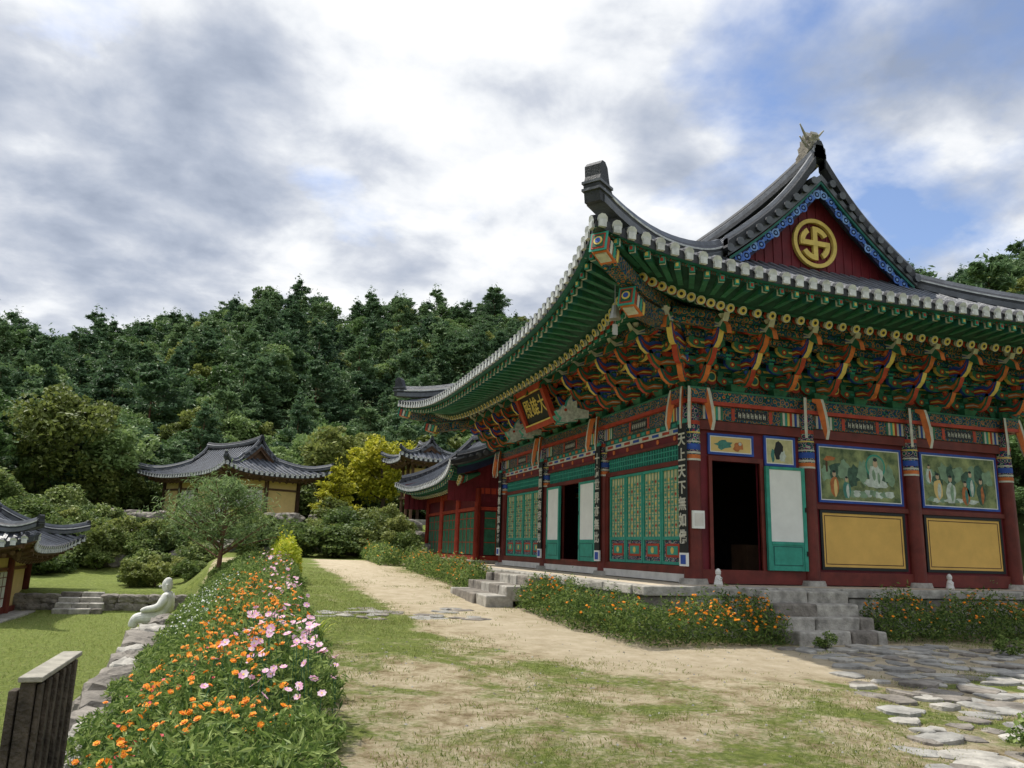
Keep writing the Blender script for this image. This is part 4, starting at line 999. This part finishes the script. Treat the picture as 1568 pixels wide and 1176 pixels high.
planting("lime_shrub",[(.5,1.35,22.2,25.0,1.0)],lf_lime,1300,.07,[(fl_yel,'m',60,.5,1.35,22.2,25,.03)])
for x,y,s in ((11.9,10.2,.35),(6.6,5.5,.36),(8.9,10.9,.28),(14.5,9.5,.4)):
    put("weed_shrub",tree_mesh("weed",1,.7,.05,14,70,.07,lf_bed,m_bark,int(x*7),.03,.8),x,y,s)
Ly=MB()
for i in range(80):
    a0=random.random()*6.28; ln=random.uniform(.3,.65); c0=Vector((.95+random.uniform(-.12,.12),12.0+random.uniform(-.12,.12),.2)); dv_=Vector((math.cos(a0),math.sin(a0),0)); sd=Vector((-dv_.y,dv_.x,0))*.016; rows=[]
    for t in np.linspace(0,1,5):
        p=c0+dv_*ln*t*.8+Z*(ln*(1.5*t-1.0*t*t)); rows.append([p-sd*(1-t*.9),p+sd*(1-t*.9)])
    Ly.grid(rows,lf_lime if i%3==0 else lf_bed)
Ly.build("lily_clump",recalc=False)
def grass(name,n,x0,x1,y0,y1,mat,hmin,hmax,thr):
    X=rng.uniform(x0,x1,n); Y=y0+(y1-y0)*rng.random(n)**1.5; Q=[]
    for x,y in zip(X,Y):
        v=.8*mnoise.noise(Vector((x*.75,y*.75,9)))+.6*mnoise.noise(Vector((x*2,y*2,4)))+.5*mnoise.noise(Vector((x*7,y*7,4)))+rng.normal()*.22
        gk=gmask(x,y)
        if v+ (gk[1]-.50)*2 <thr or (x<1 and x>-1.5): continue
        z=ground(x,y); h=rng.uniform(hmin,hmax); a=rng.random()*6.28; w_=.005; lx,ly=rng.normal(size=2)*h*.6
        ca_,sa_=math.cos(a)*w_,math.sin(a)*w_
        Q.append([[x-ca_,y-sa_,z-.01],[x+ca_,y+sa_,z-.01],[x+lx*.6+ca_*.6,y+ly*.6+sa_*.6,z+h*.7],[x+lx,y+ly,z+h]])
    return quadmesh(name,np.array(Q),[mat])
lf_grass=Mleaf("grass_blades",(.13,.17,.03),(.24,.28,.07),(.46,.44,.2),.35,objvar=0)
grass("grass",130000,.8,13,4.3,14,lf_grass,.010,.036,.15)
grass("grass",24000,1,5.5,14,30,lf_grass,.02,.05,.0)
grass("grass",20000,-9,-1.5,8,31,lf_grass,.03,.07,-.2)
Pb=MB()
for i in range(420):
    x=random.uniform(1.2,9); y=4.6+8*random.random()**1.4; s=random.uniform(.006,.02); z=ground(x,y)
    Pb.add([(x-s,y,z),(x,y-s,z),(x+s*1.2,y,z),(x,y+s,z),(x,y,z+s*.9)],[(0,1,4),(1,2,4),(2,3,4),(3,0,4)],random.choice((m_stone,m_stonedk,m_flag)))
Pb.build("pebbles")

# ---------------------------------------------------------------- statue
def statue():
    st=empty("stone_buddha_statue",(-2.25,25.4,-1.05),math.radians(0))
    J=[((0,0,.28),.27),((.05,0,.52),.27),((.08,0,.78),.25),((.06,0,.95),.10),((.03,0,1.06),.145),((.04,0,1.18),.13),((.08,0,1.29),.06),
       ((-.28,-.2,.32),.16),((-.55,-.25,.38),.14),((-.62,-.2,.12),.11),((-.28,.2,.3),.16),((-.5,.32,.22),.13),((-.3,.1,.12),.10),
       ((.06,-.28,.82),.12),((-.08,-.36,.6),.095),((-.38,-.3,.55),.07),((-.47,-.28,.5),.05),
       ((.08,.28,.82),.12),((.02,.36,.56),.09),((-.25,.3,.4),.07)]
    Ed=[(0,1),(1,2),(2,3),(3,4),(4,5),(5,6),(0,7),(7,8),(8,9),(0,10),(10,11),(11,12),(2,13),(13,14),(14,15),(15,16),(2,17),(17,18),(18,19)]
    me=bpy.data.meshes.new("figure"); me.from_pydata([j[0] for j in J],Ed,[]); o=bpy.data.objects.new("figure",me); COL.objects.link(o); o.parent=st
    o.modifiers.new("skin","SKIN"); me.update()
    for i,j in enumerate(J): me.skin_vertices[0].data[i].radius=(j[1],j[1])
    me.skin_vertices[0].data[0].use_root=True
    o.modifiers.new("sub","SUBSURF").render_levels=2; o.modifiers["sub"].levels=2; me.materials.append(m_statue)
    b=MB()
    b.cyl((-.1,0,-.05),(-.1,0,.1),.62,.55,20,m_stone); rock(b,(-.2,0,-.15),.85,.6,.22,m_stonedk,3)
    for s in (-1,1): b.cyl((.04,s*.13,1.03),(.04,s*.15,1.13),.03,.025,6,m_statue)
    b.cyl((-.10,0,1.1),(-.14,0,1.06),.02,.026,6,m_statue)
    b.build("base",st); st.scale=(1.2,1.2,1.2)
statue()
for x,y in ((8.55,13.45),(14.2,13.45)):
    fg=MB(); prof=[(0,.07),(.03,.085),(.1,.07),(.17,.055),(.2,.035),(.22,.05),(.27,.055),(.31,.035),(.33,.0)]
    for (z0,r0),(z1,r1) in zip(prof,prof[1:]): fg.cyl((x,y,1.02+z0),(x,y,1.02+z1),r0,r1,14,m_statue,False)
    for s in (-1,1): fg.cyl((x+s*.05,y-.03,1.17),(x+s*.01,y-.07,1.12),.02,.015,6,m_statue)
    fg.build("stone_figurine",smooth=True)
fe=MB(); fx=.19
for k in range(3):
    y0=4.9+k*.34; fe.box(-1.27+fx,-1.2+fx,y0,y0+.31,-.3,.84-.01*k,m_post)
    fe.box(-1.195+fx,-1.17+fx,y0+.02,y0+.08,-.3,.83,m_post); fe.box(-1.195+fx,-1.17+fx,y0+.2,y0+.26,-.3,.83,m_post)
fe.box(-1.28+fx,-1.165+fx,4.88,5.92,.842,.87,m_post_lit)
fe.box(-1.32+fx,-1.28+fx,4.9,5.0,-.3,.8,m_post)
fe.build("wooden_fence",bevel=.006)
